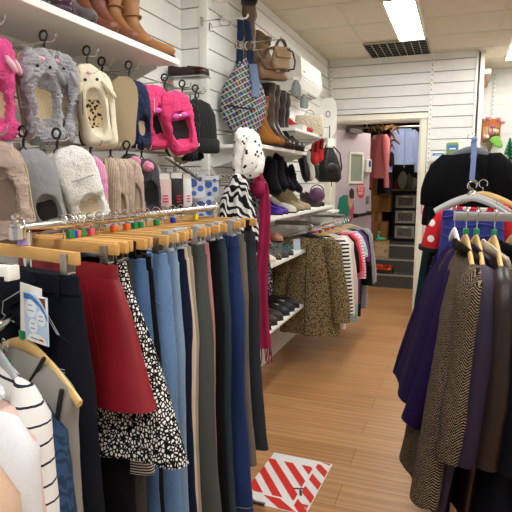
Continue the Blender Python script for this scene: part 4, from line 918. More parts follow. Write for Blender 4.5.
M().ell((0, 0, 0), .014, 8).build('knot', blackp, t)
for (u, v), lb, sc in (((304, 101), 'clear plastic packet hanging under the air conditioner', .62), ((296, 88), 'creased clear packet left of the air conditioner', .7)):
    p = at(u, v, X=-1.2); t = thing('plastic_packet', lb, 'packet', p, R(40)); m = M().loft([ring2(0, 0, a*sc, .015, z*sc, 20, .7, .004, 3) for a, z in ((.05, -.09), (.06, -.05), (.05, .02), (.02, .08))]); m.jitter(.004, 40, 2, .01); m.build('bag', mat('grey clear film', '#8d9995', rough=.15), t); M().box((0, -.0, .09*sc), (.05, .003, .04)).build('header', paper, t); hk('hook of the '+lb, (p.x, p.y, p.z+.10*sc))
# air conditioner
t = thing('air_conditioner', 'white wall mounted air conditioner below the ceiling', 'air conditioner', (XF, 4.60, 2.36))
a0, a1 = -.34, .33
m = M(); m.poly([(0, a0, .135), (.17, a0, .135), (.215, a0, .10), (.225, a0, -.06), (.19, a0, -.125), (.06, a0, -.16), (0, a0, -.15)], (0, a1-a0, 0)); m.build('casing', mat('air conditioner white', '#ecebe2', rough=.35), t, flat=True)
for k in range(4):
    x = .08+.028*k; M().box((x, 0, -.158+.0095*k+.004), (.007, .60, .016), RY(-25).to_3x3()).build('vent_slat', mat('vent dark', '#4d4b47'), t)
M().box((.223, -.25, .0), (.003, .05, .014)).build('badge', greyp, t)
M().box((.226, -.02, -.045), (.002, .65, .004)).build('panel_line', greyp, t)
# white ironing sleeve board style board at the wall corner
t = thing('white_board', 'tall rounded white board with a hole hung in the corner by the door', 'board', at(328, 118, X=-1.36), R(20))
M().poly([(.095*math.copysign(abs(math.cos(a))**.6, math.cos(a)), 0, .21*math.copysign(abs(math.sin(a))**.7, math.sin(a))) for a in [2*pi*k/36 for k in range(36)]], (0, .012, 0)).build('panel', white, t)
M().tube([(.022*math.cos(a), -.002, .04+.03*math.sin(a)) for a in [2*pi*k/16 for k in range(17)]], .004, 6).build('hole_ring', mat('hole shadow', '#6a675f'), t)
# red slippers on the shelf end and black drawstring bag
for i, (u, v, lb) in enumerate(((312, 156, 'red satin shoe hung toe down at the tall boot shelf end, left one'), (317, 153, 'red satin shoe hung toe down at the tall boot shelf end, right one'))):
    p = at(u, v, X=-1.12); t = shoe(lb, p, 40, redl, .17, .065, .035, .045, .04, inm=dkl, kind='court_shoe'); t.rotation_euler = (R(10), R(75), R(-40)); t.location.z += .09; hk('hook for the '+lb.split(' hung')[0]+lb.split('end')[1], (p.x, p.y, p.z+.11))
p = at(331, 178, X=-1.18)
t = thing('drawstring_backpack', 'black drawstring backpack with white swing tag by the doorway', 'bag', (p.x, p.y-.1, p.z), R(35)); bz_ = at(331, 182, X=-1.18).z; p2 = at(331, 148, X=-1.18).z; h = p2-bz_
rs = [ring2(0, 0, a, b, bz_-p.z+h*z, 30, .8, .006, 4, z*3) for a, b, z in ((.09, .045, 0), (.122, .07, .1), (.112, .066, .42), (.075, .05, .75), (.045, .032, .93), (.04, .028, 1))]
m = M().loft(rs); m.jitter(.004, 30, 2, .01); bkl = mat('black soft leather', '#0b0a0b', 'leather', .4); m.build('body', bkl, t)
m = M().ell((0, -.05, h*.28), (.075, .025, .055), 14); m.build('front_pocket', bkl, t)
for s in (-1, 1): M().tube([(s*.03, 0, h*.95), (s*.09, -.05, h*.7), (s*.12, -.03, h*.3), (s*.1, -.02, .02)], .007, 8).build('strap', bkl, t)
M().tube([(.03, 0, 0), (.03, 0, -.08)], .005, 6).build('cord', bkl, t); M().box((0, -.05, h*1.02), (.07, .003, .075)).build('swing_tag', paper, t); M().tube([(0, 0, h*.95), (0, 0, h+.16)], .005, 6).build('hanging_loop', bkl, t)
hk('hook holding the black drawstring backpack', (p.x, p.y-.1, p.z+h+.15))
# shoes hung on the wall between the two main shelves
def shp(u, v, X=-1.12): return at(u, v, X=X)
blks = mat('black suede', '#111113', 'fabric', .9); ins_tan = mat('tan insole', '#b09070')
for u, v, lb in ((268, 182, 'black suede ankle boot on a wall bracket, nearest the scarves'), (275, 178, 'black suede ankle boot beside it on a wall bracket')):
    p = shp(u, v, -1.22); t = boot(lb, (p.x-.08, p.y, p.z-.0), -15, blks, .15, .21, .042, seed=2, heel=.03); t.rotation_euler = (0, R(28), R(-20)); 
for u, v, lb in ((287, 182, 'black strappy sandal with a buckle on a wall bracket'), (294, 184, 'black strappy sandal, second of the pair on wall brackets')):
    p = shp(u, v, -1.22); t = shoe(lb, (p.x-.09, p.y, p.z+.05), 0, blks, .21, .08, .035, .075, .05, inm=dkl, kind='sandal', strap=blks, group='black strappy sandals'); t.rotation_euler = (0, R(35), R(-20))
for u, v, mt, lb in ((300, 166, bkl, 'glossy black flat shoe under the tall boot shelf'), (305, 165, mat('white black shoe', '#c9c5bc', rough=.3), 'black and white flat shoe under the tall boot shelf'), (309, 163, bkl, 'black flat shoe nearest the shelf end, under the tall boots')):
    p = shp(u, v, -1.2); hk('bracket of the '+lb.split(' under')[0].split(' nearest')[0]+' below the tall boots', (p.x, p.y, p.z+.03)); t = shoe(lb, (p.x-.02, p.y, p.z+.10), 0, mt, .24, .085, .045, .05, 0, inm=mat('pale insole', '#cbbfae'), kind='flat_shoe'); t.rotation_euler = (0, R(72), R(-10))
pr_ = mat('purple satin', '#4b2a9a', rough=.3); ivory = mat('ivory leather', '#dcd5c4', 'leather', .4); gold = mat('gold beige leather', '#b29f78', 'leather', .4); dbn = mat('dark plum brown leather', '#35211f', 'leather', .35)
Z2 = 1.262
boot('dark charcoal ankle boot at the near end of the court shoe shelf', (-1.36, 3.27, Z2), -10, mat('charcoal suede', '#2a2728', 'fabric'), .19, .24, .048, seed=5)
boot('tan ankle boot mostly behind the scarves on the court shoe shelf', (-1.36, 3.13, Z2), -10, mat('rust tan suede', '#8a5632', 'fabric'), .17, .24, .048, seed=6)
t = thing('shoe_box', 'dusty pink box behind the purple shoes', 'box', (-1.375, 3.50, Z2), R(8)); M().box((0, 0, .075), (.11, .16, .15), bev=.003).build('base', mat('dusty pink card', '#b9938f'), t); M().box((0, 0, .16), (.116, .166, .03), bev=.003).build('lid', mat('dusty pink card', '#b9938f'), t)
shoe('purple satin court shoe, left of the purple pair', (-1.34, 3.60, Z2), -20, pr_, .23, .08, .045, .06, .06, inm=dkl, kind='court_shoe')
shoe('purple satin court shoe, right of the purple pair', (-1.34, 3.72, Z2), -20, pr_, .23, .08, .045, .06, .06, inm=dkl, kind='court_shoe')
shoe('ivory leather court shoe beside the purple pair', (-1.33, 3.86, Z2), -20, ivory, .24, .085, .05, .06, .05, inm=creaml, kind='court_shoe')
shoe('olive gold court shoe standing behind the ivory one', (-1.36, 4.02, Z2), -20, mat('olive gold', '#7d7350', rough=.35), .24, .08, .045, .065, .09, inm=dkl, kind='court_shoe')
shoe('gold beige court shoe, left of the beige pair', (-1.36, 4.20, Z2), -25, gold, .25, .082, .045, .065, .10, inm=mat('olive lining', '#5d5636'), kind='court_shoe')
shoe('gold beige court shoe, right of the beige pair', (-1.35, 4.36, Z2), -25, gold, .25, .082, .045, .065, .10, inm=mat('olive lining', '#5d5636'), kind='court_shoe')
p = at(317, 191, X=-1.2)
t = thing('purple_purse', 'round purple purse leaning between the dark heels', 'purse', (p.x, p.y, Z2+.105), R(30)); M().ell((0, 0, .0), (.075, .04, .065), 18, RY(15)).build('body', mat('purple leather', '#5c3556', 'leather', .35), t); M().tube([(.062*math.cos(a), 0, .03+.06*math.sin(a)) for a in [pi*k/12 for k in range(13)]], .005, 6).build('strap', dbn, t)
for y, lb in ((4.80, 'dark brown heeled shoe behind the purple purse'), (4.95, 'dark brown heeled shoe at the far end of the court shoe shelf')): shoe(lb, (-1.36, y, Z2), -22, dbn, .22, .075, .045, .065, .06, inm=dkl, kind='ankle_shoe', strap=dbn)
# striped shoes stacked below on the rail arm
p = at(325, 217, X=-1.28); t = thing('striped_box', 'black and white striped box under the court shoe shelf end', 'box', p, R(0)); M().box((0, 0, -.02), (.22, .30, .15), bev=.003).build('carton', mat('barcode stripes', '#dedbd0', rough=.6), t)
for q in range(5): M().box((.111, -.12+.06*q, -.02), (.003, .022, .15)).build('stripe', blackp, t)
M().box((0, 0, .06), (.226, .306, .02)).build('lid', paper, t)
# waist height shelf: heels, flats
Z3 = .957; tanp = mat('blush tan patent', '#a8755a', rough=.3)
shoe('blush tan high heel propped up, left of the tan pair', (-1.36, 3.36, Z3+.125), -20, tanp, .25, .08, .045, .065, .11, inm=ins_tan, kind='high_heel')
shoe('blush tan high heel, right of the tan pair', (-1.34, 3.56, Z3+.125), -20, tanp, .25, .08, .045, .065, .11, inm=ins_tan, kind='high_heel')
for y, q in ((3.36, 'left'), (3.56, 'right')): t = thing('shoe_riser', 'clear riser under the %s tan high heel' % q, 'display step', (-1.25, y-.03, Z3)); M().box((0, 0, .118), (.26, .10, .006), RZ(-20).to_3x3()).build('plate', mat('clear acrylic', '#dfe5e2', 'glass', .05), t); M().box((-.10, .03, .058), (.006, .09, .116), RZ(-20).to_3x3()).build('leg', mat('clear acrylic', '#dfe5e2', 'glass', .05), t); M().box((.10, -.03, .058), (.006, .09, .116), RZ(-20).to_3x3()).build('leg', mat('clear acrylic', '#dfe5e2', 'glass', .05), t)
lsh = mat('leopard canvas', '#8d7a5c', 'leopard', .9, '#3a2e22', 1.2)
shoe('leopard print pump in the middle of the waist height shelf', (-1.37, 3.57, Z3), -15, lsh, .25, .085, .05, .06, inm=dkl)
shoe('leopard print pump nearest the scarves', (-1.37, 3.15, Z3), -15, lsh, .25, .085, .05, .06, inm=dkl)
shoe('white canvas shoe on the waist height shelf', (-1.37, 3.32, Z3+.004), -8, ivory, .25, .09, .05, .06, sole=paper, inm=creaml).location.x = -1.34
shoe('dark grey flat shoe nearest on the waist height shelf', (-1.35, 3.03, Z3), -8, mat('dark grey suede', '#3a3a3b', 'fabric'), .25, .09, .045, .055, inm=dkl)
shoe('slate grey flat shoe, left of the slate pair', (-1.36, 3.66, Z3), -8, mat('slate suede', '#43474a', 'fabric'), .25, .088, .045, .055, inm=dkl)
shoe('slate grey flat shoe, right of the slate pair', (-1.36, 3.78, Z3), -8, mat('slate suede', '#43474a', 'fabric'), .25, .088, .045, .055, inm=dkl)
t = thing('folded_scarf', 'folded teal scarf on the shelf below the far rail', 'scarf', (-1.30, 3.95, Z3), R(10)); m = M().box((0, 0, .015), (.2, .12, .03), bev=.01).box((.01, 0, .037), (.16, .1, .018), bev=.007); m.build('folds', mat('teal knit', '#23717a', 'knit'), t)
# lowest shelf
Z4 = .525; tr1 = mat('black trainer', '#1b1c20', 'leather', .5); tr2 = mat('brown trainer', '#3b2b22', 'leather', .5)
for y, mt, so, lc, lb in ((3.02, mat('sand canvas', '#b9a67c', 'fabric'), wht_s, None, 'sand canvas shoe partly behind the crimson scarf'), (3.15, tr1, mat('grey sole', '#8f8a80'), None, 'black slip-on shoe with a grey sole'), (3.29, tr1, blackp, blackp, 'black shoe with laces beside the slip-on'), (3.42, tr2, blackp, tr2, 'dark brown lace-up shoe, left of the brown pair'), (3.55, tr2, blackp, tr2, 'dark brown lace-up shoe, right of the brown pair'), (3.70, tr1, blackp, paper, 'black trainer with white laces, left of its pair'), (3.83, tr1, blackp, paper, 'black trainer with white laces, right of its pair'), (3.96, tr1, blackp, None, 'black flat shoe last on the lowest shelf')):
    shoe(lb, (-1.385, y, Z4), -6, mt, .27, .095, .06, .075, inm=dkl, sole=so, lace=lc, kind='trainer' if lc else 'flat_shoe', opn=.5)
# ================================================================ FAR CLOTHES RAIL (left, before the door)
FRX, FRZ = -1.05, 1.128
t = thing('clothes_rail', 'chrome clothes rail on the far left with the leopard coat', 'clothes rail', (FRX, 4.6, 0))
M().tube([(0, -.62, FRZ), (0, .75, FRZ)], .0125, 12).build('rail', chrome, t)
for y in (-.3, .7): M().tube([(XF-FRX, y, FRZ+.02), (0, y, FRZ+.02)], (.012, .018), 8, side=(0, 1, 0)).build('wall_arm', steel, t)
fg = 'clothes on the far left rail'; fh = 'hangers on the far left rail'
lp = mat('leopard coat cloth', '#8b7856', 'leopard', .9, '#2b231a', 1.8)
def far(y, label, hl, mt, L, hm=None, cube=None, rz=-10, w=.44, X=FRX, name='top', cat='top', **k):
    shoulder_hanger(hl, X, y, FRZ+.013, rz, w-.02, cube, hm or woodl, fh, drop=.06)
    return garment(name, label, cat, X, y, FRZ+.025, rz, mt, L, w, group=fg, **k)
lc = far(4.12, 'long leopard print coat facing the aisle', 'dark hanger inside the leopard coat', lp, .80, blackp, 'blue', rz=-4, w=.40, X=-1.08, name='coat', cat='coat', hem=.50, th=.075, sleeve=.62, sw=.08, cuff=.07, seed=3, fold=.026, fn=3.5, sspread=.10, sleeve_lean=-.06, hemmat=None, collar=None)
M().box((-.08, -.10, -.15), (.055, .003, .085), RY(-6).to_3x3()).build('price_tag', mat('pale blue tag', '#c9d4e4'), lc)
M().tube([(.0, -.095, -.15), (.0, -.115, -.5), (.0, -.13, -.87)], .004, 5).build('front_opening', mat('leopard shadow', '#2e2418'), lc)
dm = mat('second leopard cloth', '#7a6849', 'leopard', .9, '#221a12', 1.5)
far(4.20, 'second leopard print coat hidden behind the first, seen at its left', 'dark hanger inside the second leopard coat', dm, .78, blackp, None, rz=6, w=.46, X=-1.13, name='coat', cat='coat', hem=.56, th=.06, sleeve=.66, sw=.08, cuff=.06, seed=9)
bws = mat('black white rail stripe', '#e6e3da', 'stripes', .85, '#17171b', 34, extra=.5)
LST = [(4.30, bws, .66, 'black and white striped long sleeved top right of the leopard coat', None, .60, 'blue'), (4.38, mat('white rail cotton', '#dbd8d2', 'fabric', .9), .80, 'long white top on the far rail', None, .62, 'yellow'), (4.46, mat('white pink rail', '#cfb8b0', 'fabric', .9), .78, 'pale blush top on the far rail', None, .55, 'red'),
       (4.54, mat('black rail jersey', '#121215', 'fabric', .9), .42, 'black short sleeved top on the far rail', None, .30, 'red'), (4.62, mat('scarlet rail jersey', '#c02a32', 'fabric', .9), .45, 'scarlet top on the far rail', None, .3, None), (4.69, mat('pink rail jersey', '#d3748c', 'fabric', .9), .48, 'rose pink top on the far rail', None, .36, 'red'),
       (4.76, mat('pink white rail stripe', '#e9d4d6', 'stripes', .9, '#c0546a', 40), .50, 'pink and white striped top on the far rail', None, .38, None), (4.83, mat('aqua floral', '#9dc4ba', 'floral', .9, '#d9e4da', 40), .86, 'aqua floral dress on the far rail', None, .2, None), (4.90, mat('purple rail jersey', '#6b2f7a', 'fabric', .9), .70, 'purple top on the far rail', None, .25, None),
       (4.98, mat('charcoal rail jersey', '#26262a', 'fabric', .9), .84, 'long charcoal dress on the far rail', None, .3, 'lilac'), (5.08, mat('black rail wool', '#0f0f12', 'fabric', .9), .52, 'black jacket near the door end of the far rail', None, .5, None), (5.18, mat('grey marl', '#85858a', 'fabric', .9), .80, 'grey marl dress last but one on the far rail', None, .5, None), (5.27, mat('pale grey marl', '#a3a09c', 'fabric', .9), .78, 'pale grey cardigan last on the far rail', None, .5, None)]
for i, (y, mt, L, lb, _, sl_, cb) in enumerate(LST):
    far(y, lb, 'maple hanger of the '+lb, mt, L, (woodl, greyp)[i % 3 == 2], cb, rz=-12, w=.43, sleeve=sl_, sw=.068, cuff=.055, th=.035, seed=i+20, hem=.44, X=FRX+.004*i)
# ================================================================ BACK ROOM CONTENTS
def atb(u, v, Y): return at(u, v, Y=Y)
card = mat('corrugated cardboard', '#94673c', 'fabric', .85); card2 = mat('pale cardboard', '#a8794a', 'fabric', .85)
def carton(label, u0, v0, u1, v1, Y, d=.3, mt=card, tape=True):
    a, b = atb(u0, v0, Y), atb(u1, v1, Y); w, h = b.x-a.x, a.z-b.z
    t = thing('cardboard_box', label, 'cardboard box', ((a.x+b.x)/2, Y+d/2, b.z), R(0), 'cardboard boxes on the steps')
    M().box((0, 0, h/2), (w, d, h), bev=.004).build('body', mt, t)
    M().box((0, 0, h+.002), (w*.98, d*.98, .006)).build('lid_flaps', card2, t)
    if tape: M().box((0, -d/2-.001, h*.5), (min(.05, w*.4), .002, h)).build('tape', mat('brown tape', '#7d5230', rough=.3), t)
    return t
YS = 7.72
carton('large brown box at the bottom of the stack on the steps', 371.5, 222, 386, 250, 8.22, .25)
carton('small box on the large brown box in the doorway stack', 371.5, 212, 381, 222, 8.22, .22, card2)
carton('wide shallow box in the middle of the doorway stack', 371.5, 196, 389.5, 212, 8.20, .28)
carton('tall narrow box on top of the doorway stack', 371.5, 159, 380, 196, 8.22, .22)
t = thing('book', 'thin dark book with a yellow edge on the wide shallow box', 'book', atb(384, 195.4, 8.26)+Vector((0, .03, .012)), R(8)); M().box((0, 0, .0), (.13, .19, .018), bev=.002).build('cover', blackp, t); M().box((0, -.004, 0), (.122, .188, .012)).build('pages', mat('yellow page edge', '#d0b34a'), t)
t = thing('red_tin', 'red tin with a dark label on the tall narrow box', 'tin', atb(377, 158.6, 8.30), 0); M().lathe([(.001, 0), (.05, 0), (.052, .004), (.052, .115), (.048, .12), (.001, .121)], n=24).build('can', mat('tin red', '#c02a26', rough=.3), t); M().lathe([(.053, .03), (.053, .075)], n=24).build('label_band', mat('tin label', '#38211e'), t)
# picture carton, toy and fruit on the lower steps
a, b = atb(374, 246, 8.0), atb(388, 263, 8.0)
t = thing('picture_box', 'carton printed with a faded countryside picture on the second step', 'box', ((a.x+b.x)/2, 8.07, .36), R(4)); w, h = b.x-a.x, .25; M().box((0, 0, h/2), (w, .12, h), bev=.004).build('carton', mat('faded card', '#b39c78'), t); M().box((0, -.061, h/2), (w*.86, .002, h*.8)).build('printed_scene', mat('faded picture', '#c4a883', 'spots', .8, '#8a7a55', 18, extra=.4), t); M().box((0, 0, h), (w*1.01, .125, .012)).build('lid', card2, t)
p = atb(380, 248, 8.05)
t = thing('rubber_toy', 'turquoise curved rubber toy on the picture carton', 'toy', (p.x, 8.05, .62), R(0)); m = M().tube([(-.06, 0, .02), (-.03, 0, .015), (.0, 0, .02), (.05, 0, .02), (.085, 0, .03)], [.012, .024, .028, .024, .008], 12); m.tube([(-.02, 0, .02), (-.035, 0, .06), (-.03, 0, .10)], [.022, .018, .014], 12); m.build('body', mat('turquoise rubber', '#45b79a', rough=.4), t); M().ell((-.022, 0, .115), (.024, .016, .018), 12).build('head', mat('turquoise rubber', '#45b79a', rough=.4), t)
p = atb(382, 270, 7.76)
t = thing('fruit_crate', 'shallow dark crate of red peppers on the lowest step', 'crate', (p.x-.02, 7.78, .18), R(0)); zc = .02
m = M(); m.box((0, 0, zc-.01), (.34, .2, .012)); m.box((0, -.1, zc+.015), (.34, .01, .05)); m.box((0, .1, zc+.015), (.34, .01, .05)); m.box((-.17, 0, zc+.03), (.01, .2, .08)); m.box((.17, 0, zc+.03), (.01, .2, .08)); m.build('tray', mat('dark crate', '#2e2a28'), t)
for sx in (-1, 1):
    for sy in (-1, 1): M().box((sx*.16, sy*.09, zc/2-.005), (.02, .02, zc-.01)).build('leg', mat('dark crate', '#2e2a28'), t)
rp = random.Random(3); pl_ = ['glossy red pepper', 'orange pepper', 'tomato red pepper']; n_ = 0
for i in range(5):
    for j in range(2):
        c_ = ('#c8331c', '#d9661f', '#b5241c')[(i+2*j) % 3]; ps = (p.x-.02-.125+.0625*i, 7.78-.05+.08*j, .18+zc+.032+.03*j)
        o = thing('pepper', ('%s in the crate, %s row') % (pl_[(i+2*j) % 3], ('front', 'rear')[j])+(' '+('at the left end', 'second from the left', 'in the middle', 'second from the right', 'at the right end')[i]), 'pepper', ps, rp.random()*6, 'peppers in the crate')
        m = M(); m.loft([[((r*(1+.12*math.cos(3*q)))*math.cos(q), (r*(1+.12*math.cos(3*q)))*math.sin(q), z) for q in [2*pi*k/18 for k in range(18)]] for r, z in ((.008, -.03), (.024, -.026), (.031, 0), (.03, .025), (.018, .036), (.006, .030))]); m.build('fruit', mat('pepper '+c_, c_, rough=.25), o)
        M().tube([(0, 0, .028), (.004, 0, .05)], .004, 6).build('stem', mat('pepper stem', '#3f6b2a'), o)
# black rack with white drawers, worktop, dark garments
YR = 8.75; zf = .54
t = thing('drawer_rack', 'black metal rack of clear white drawers at the back', 'drawer rack', (-.66, YR+.2, zf)); bm_ = mat('black rack metal', '#131313', rough=.4)
for x in (-.29, .05, .29):
    for y in (-.18, .18): M().box((x, y, .38), (.02, .02, .76)).build('post', bm_, t)
for z in (.02, .26, .50, .745): M().box((0, 0, z), (.60, .38, .016)).build('rack_shelf', bm_, t)
drm = mat('translucent white drawer', '#b9b4a8', rough=.25)
for i in range(3):
    o = M().box((-.12, -.02, .145+.24*i), (.30, .34, .20), bev=.008).build('drawer', drm, t); M().box((-.12, -.195, .145+.24*i), (.22, .006, .12)).build('contents', mat('grey folded cloth', '#7c776d', 'spots', .8, '#56514b', 30), o); M().box((-.12, -.2, .225+.24*i), (.09, .02, .015), bev=.003).build('handle', whitep, o)
    M().box((.17, -.02, .145+.24*i), (.2, .34, .2), bev=.008).build('drawer', drm, t)
wt = thing('worktop', 'grey worktop above the drawer rack', 'worktop', (-.64, YR+.2, 1.345)); M().box((0, 0, .0), (.78, .5, .03), bev=.003).build('board', mat('grey worktop', '#87827a', rough=.5), wt)
for x in (-.36, .36): M().box((x, .2, -.40), (.03, .03, .78)).build('leg', bm_, wt)
p = atb(399, 178, YR+.1); t = thing('red_bag', 'crumpled red bag on the worktop', 'bag', (p.x, YR+.12, 1.36), 0); m = M().loft([ring2(0, 0, a, b, z, 20, .8) for a, b, z in ((.06, .05, 0), (.075, .06, .06), (.065, .05, .13), (.03, .03, .17))]); m.jitter(.006, 30, 3, .02); m.build('body', mat('red bag cloth', '#b5301f', 'fabric'), t)
rr_ = random.Random(5)
for i, (u, v, cl, lb) in enumerate(((403, 174, '#c3bfb6', 'white'), (409, 176, '#8e8a86', 'grey'), (413, 179, '#d5cfc4', 'cream'), (406, 180, '#6d5647', 'brown'))):
    p = atb(u, v, YR+.15); t = thing('folded_cloth', lb+' folded cloth heaped on the worktop', 'cloth', (p.x, YR+.1+.05*i, 1.36), rr_.random()); m = M().ell((0, 0, max(.03, (p.z-1.36)*.6)), (.075, .06, max(.03, (p.z-1.36)*.6)), 14); m.jitter(.006, 20, i, .02); m.build('heap', mat('cloth '+lb, cl, 'fabric'), t)
# back rail with clothes
BRY = 7.75; BRZ = 2.22
t = thing('clothes_rail', 'clothes rail across the top of the back room', 'clothes rail', (-.75, BRY, BRZ)); M().tube([(-.8, 0, 0), (.72, 0, 0)], .014, 10).build('rail', steel, t); [M().tube([(x, 0, 0), (x, 0, .37)], .008, 8).build('drop_rod', steel, t) for x in (-.5, .6)]
p = atb(383, 133, BRY)
shoulder_hanger('wooden hanger in the pink cardigan', p.x-.05, BRY, BRZ+.01, -50, .40, None, mat('dark hanger wood', '#6e4a2c', 'wood', .5), 'hangers in the back room', hk=.09)
pc = garment('cardigan', 'salmon pink cardigan hanging in the back room doorway', 'cardigan', p.x-.05, BRY, BRZ+.0, -50, mat('salmon pink knit', '#cf7478', 'knit', .9), .62, .40, .42, .05, .07, sleeve=.70, sw=.062, cuff=.045, seed=4, neck=.12, sspread=.05)
M().box((-.07, -.035, -.13), (.05, .003, .055)).build('paper_tag', paper, pc)
p = atb(405, 124, 8.0)
shoulder_hanger('wooden hanger in the blue shirt', p.x, 8.0, BRZ+.01, 12, .40, None, woodl, 'hangers in the back room', hk=.05)
bs_ = garment('shirt', 'pale blue striped shirt hanging at the right of the back room', 'shirt', p.x, 8.0, BRZ+.075, 12, mat('pale blue shirting', '#a3b3dc', 'fabric', .9), .50, .33, .34, .05, .05, sleeve=.58, sw=.06, cuff=.045, seed=6, collar='band', sspread=.06)
M().tube([(0, -.05, -.12), (0, -.075, -.62)], .006, 6).build('button_placket', mat('placket blue', '#7f93c2', 'fabric'), bs_)
p = atb(419, 140, 8.1); garment('coat', 'black coat at the right edge of the back room', 'coat', p.x+.17, 8.1, BRZ, 70, mat('black back room cloth', '#0c0b0d', 'fabric'), .7, .4, .42, .05, sleeve=.6, seed=2)
garment('dress', 'black dress behind the pink cardigan', 'dress', atb(386, 140, 8.15).x, 8.15, BRZ, -60, mat('black back room cloth', '#0c0b0d', 'fabric'), .85, .38, .44, .05, sleeve=.4, seed=7)
for i in range(9):
    u = (376, 381, 386, 391, 396, 399, 394, 397, 395)[i]; v = (126, 125, 124, 125, 124, 126, 132, 138, 143)[i]; p = atb(u, v, 7.62)
    t = shoulder_hanger(('loose wooden hanger bunched at the top of the doorway, %s' % ('furthest left', 'second from left', 'third from left', 'fourth from left', 'fifth from left', 'furthest right')[i]) if i < 6 else 'loose wooden hanger in the lower bunch beside the shirt, %s' % ('topmost', 'middle', 'lowest')[i-6], p.x-.06, 7.62+.02*i, p.z+.07, (-60, -50, -65, 70, 60, 75, -60, -50, -70)[i], .30, None, mat('dull hanger wood', '#8d643a', 'wood', .5), 'loose hangers in the back room')
# ================================================================ RIGHT SIDE
# products on the back wall
t = thing('wall_shelf', 'small white shelf of wipes packs on the back wall', 'shelf', (-.10, 6.03, 1.70)); M().box((0, 0, 0), (.44, .13, .02), bev=.002).build('board', white, t)
def pack(label, u, w, h, top, low_, Y=6.0):
    p = at(u, 155, Y=Y); t = thing('wipes_pack', label, 'packet', (p.x, Y, 1.711), R(4)); m = M().loft([ring2(0, 0, w/2*a, .03*a, h*z, 24, .5) for a, z in ((.85, 0), (1, .05), (1, .9), (.8, 1))]); m.build('pack', low_, t)
    M().box((0, -.0305, h*.68), (w*.8, .003, h*.32)).build('printed_band', top, t); M().box((0, -.032, h*.62), (w*.5, .003, h*.08)).build('lettering_strip', paper, t); return t
bl_ = mat('packet blue', '#3d7fc0', rough=.4); gn_ = mat('packet green', '#7d9a4a', rough=.4); wh_ = mat('packet white', '#e6e8ea', rough=.4)
pack('white and blue wipes pack at the left end of the small shelf', 438, .135, .075, bl_, wh_); pack('tall blue and green pouch in the middle of the small shelf', 452, .12, .17, bl_, gn_); pack('white and blue pack right of the tall pouch', 465, .12, .09, bl_, wh_)
# recess: picture, dried flowers, tinsel, candles
def rec(u, v, Y=6.98): return at(u, v, Y=Y)
zsh = 1.7027
a, b = rec(477, 125, 7.12), rec(497, 141, 7.12)
t = thing('picture', 'orange brown picture hung above the recess shelf', 'picture', ((a.x+b.x)/2+.03, 7.12, b.z), 0); h = .26; M().box((0, 0, h/2), (b.x-a.x, .02, h), bev=.002).build('panel', mat('burnt orange', '#b5692a'), t); M().box((0, -.011, h*.4), (.15, .003, h*.5)).build('light_patch', mat('picture cream', '#d9b27c'), t)
t = thing('dried_flowers', 'pink and green dried flower arrangement in a white pot on the recess shelf', 'flowers', (rec(489, 150).x, 6.93, zsh)); M().lathe([(.001, 0), (.05, 0), (.065, .08), (.07, .10), (.06, .10), (.05, .09), (.001, .09)], n=24).build('pot', white, t)
rq = random.Random(4); stm = mat('dried stem', '#7a6a48'); pkf = mat('dried pink petals', '#b56a78'); grf = mat('lime leaf', '#78b34a'); wtf = mat('cream petals', '#cfc8b2')
for i in range(16):
    an = rq.random()*6.28; sp = rq.uniform(.02, .16); hh_ = rq.uniform(.15, .42); e = (sp*math.cos(an), sp*.6*math.sin(an), .09+hh_)
    M().tube([(0, 0, .08), (e[0]*.4, e[1]*.4, .09+hh_*.5), e], .0035, 5).build('stem', stm, t)
    m = M()
    for q in range(5): m.ell((e[0]+.02*math.cos(q*1.3), e[1]+.015*math.sin(q*1.3), e[2]+.008*(q % 2)), (.014, .012, .02), 8)
    m.build('flower_head', (pkf, wtf, pkf, stm)[i % 4], t)
for i in range(3): M().ell((.05+.02*i, -.05, .26-.03*i), (.055, .012, .035), 12, RY(25*i-20)).build('leaf', grf, t)
for x, lb in ((rec(481, 150).x, 'cream pillar candle left of the dried flowers'), (rec(496, 150).x, 'short cream candle right of the dried flowers')): t = thing('candle', lb, 'candle', (x, 6.9, zsh)); M().lathe([(.001, 0), (.03, 0), (.03, .12), (.02, .118), (.001, .112)], n=20).build('wax', mat('cream wax', '#d9d0b0', rough=.4), t); M().tube([(0, 0, .11), (.002, 0, .13)], .0015, 5).build('wick', blackp, t)
t = thing('tinsel_tree', 'small green tinsel tree at the right end of the recess shelf', 'decoration', (rec(509, 150).x, 6.92, zsh)); m = M()
for k in range(120):
    z = .02+.26*k/120; r = .09*(1-k/130); m.tube([(0, 0, z), (r*math.cos(k*2.4), r*math.sin(k*2.4), z-.01)], .004, 4)
o = m.build('tinsel', mat('green tinsel', '#1f8a5c', rough=.25, metal=.4), t); M().lathe([(.001, 0), (.035, 0), (.03, .025), (.01, .03)], n=16).build('base', stm, t)
for u, cl, lb in ((502, '#c9c4b4', 'crumpled cream paper decoration between the flowers and tinsel'),):
    t = thing('paper_decoration', lb, 'decoration', (rec(u, 150).x, 6.93, zsh)); m = M().ell((0, 0, .05), (.08, .05, .05), 14); m.jitter(.01, 30, 2, .02); m.build('crumple', mat('cream paper', cl), t)
t = thing('orange_balloon_sign', 'orange paper pennant on the column edge near the ceiling', 'pennant', (at(481, 86, Y=6.6).x, 6.55, at(481, 96, Y=6.6).z)); M().poly([(0, 0, 0), (.02, -.09, .03), (.03, -.09, .20), (.02, 0, .26), (.01, .03, .12)], (.008, 0, 0)).build('paper', mat('pennant orange', '#e0823c'), t)
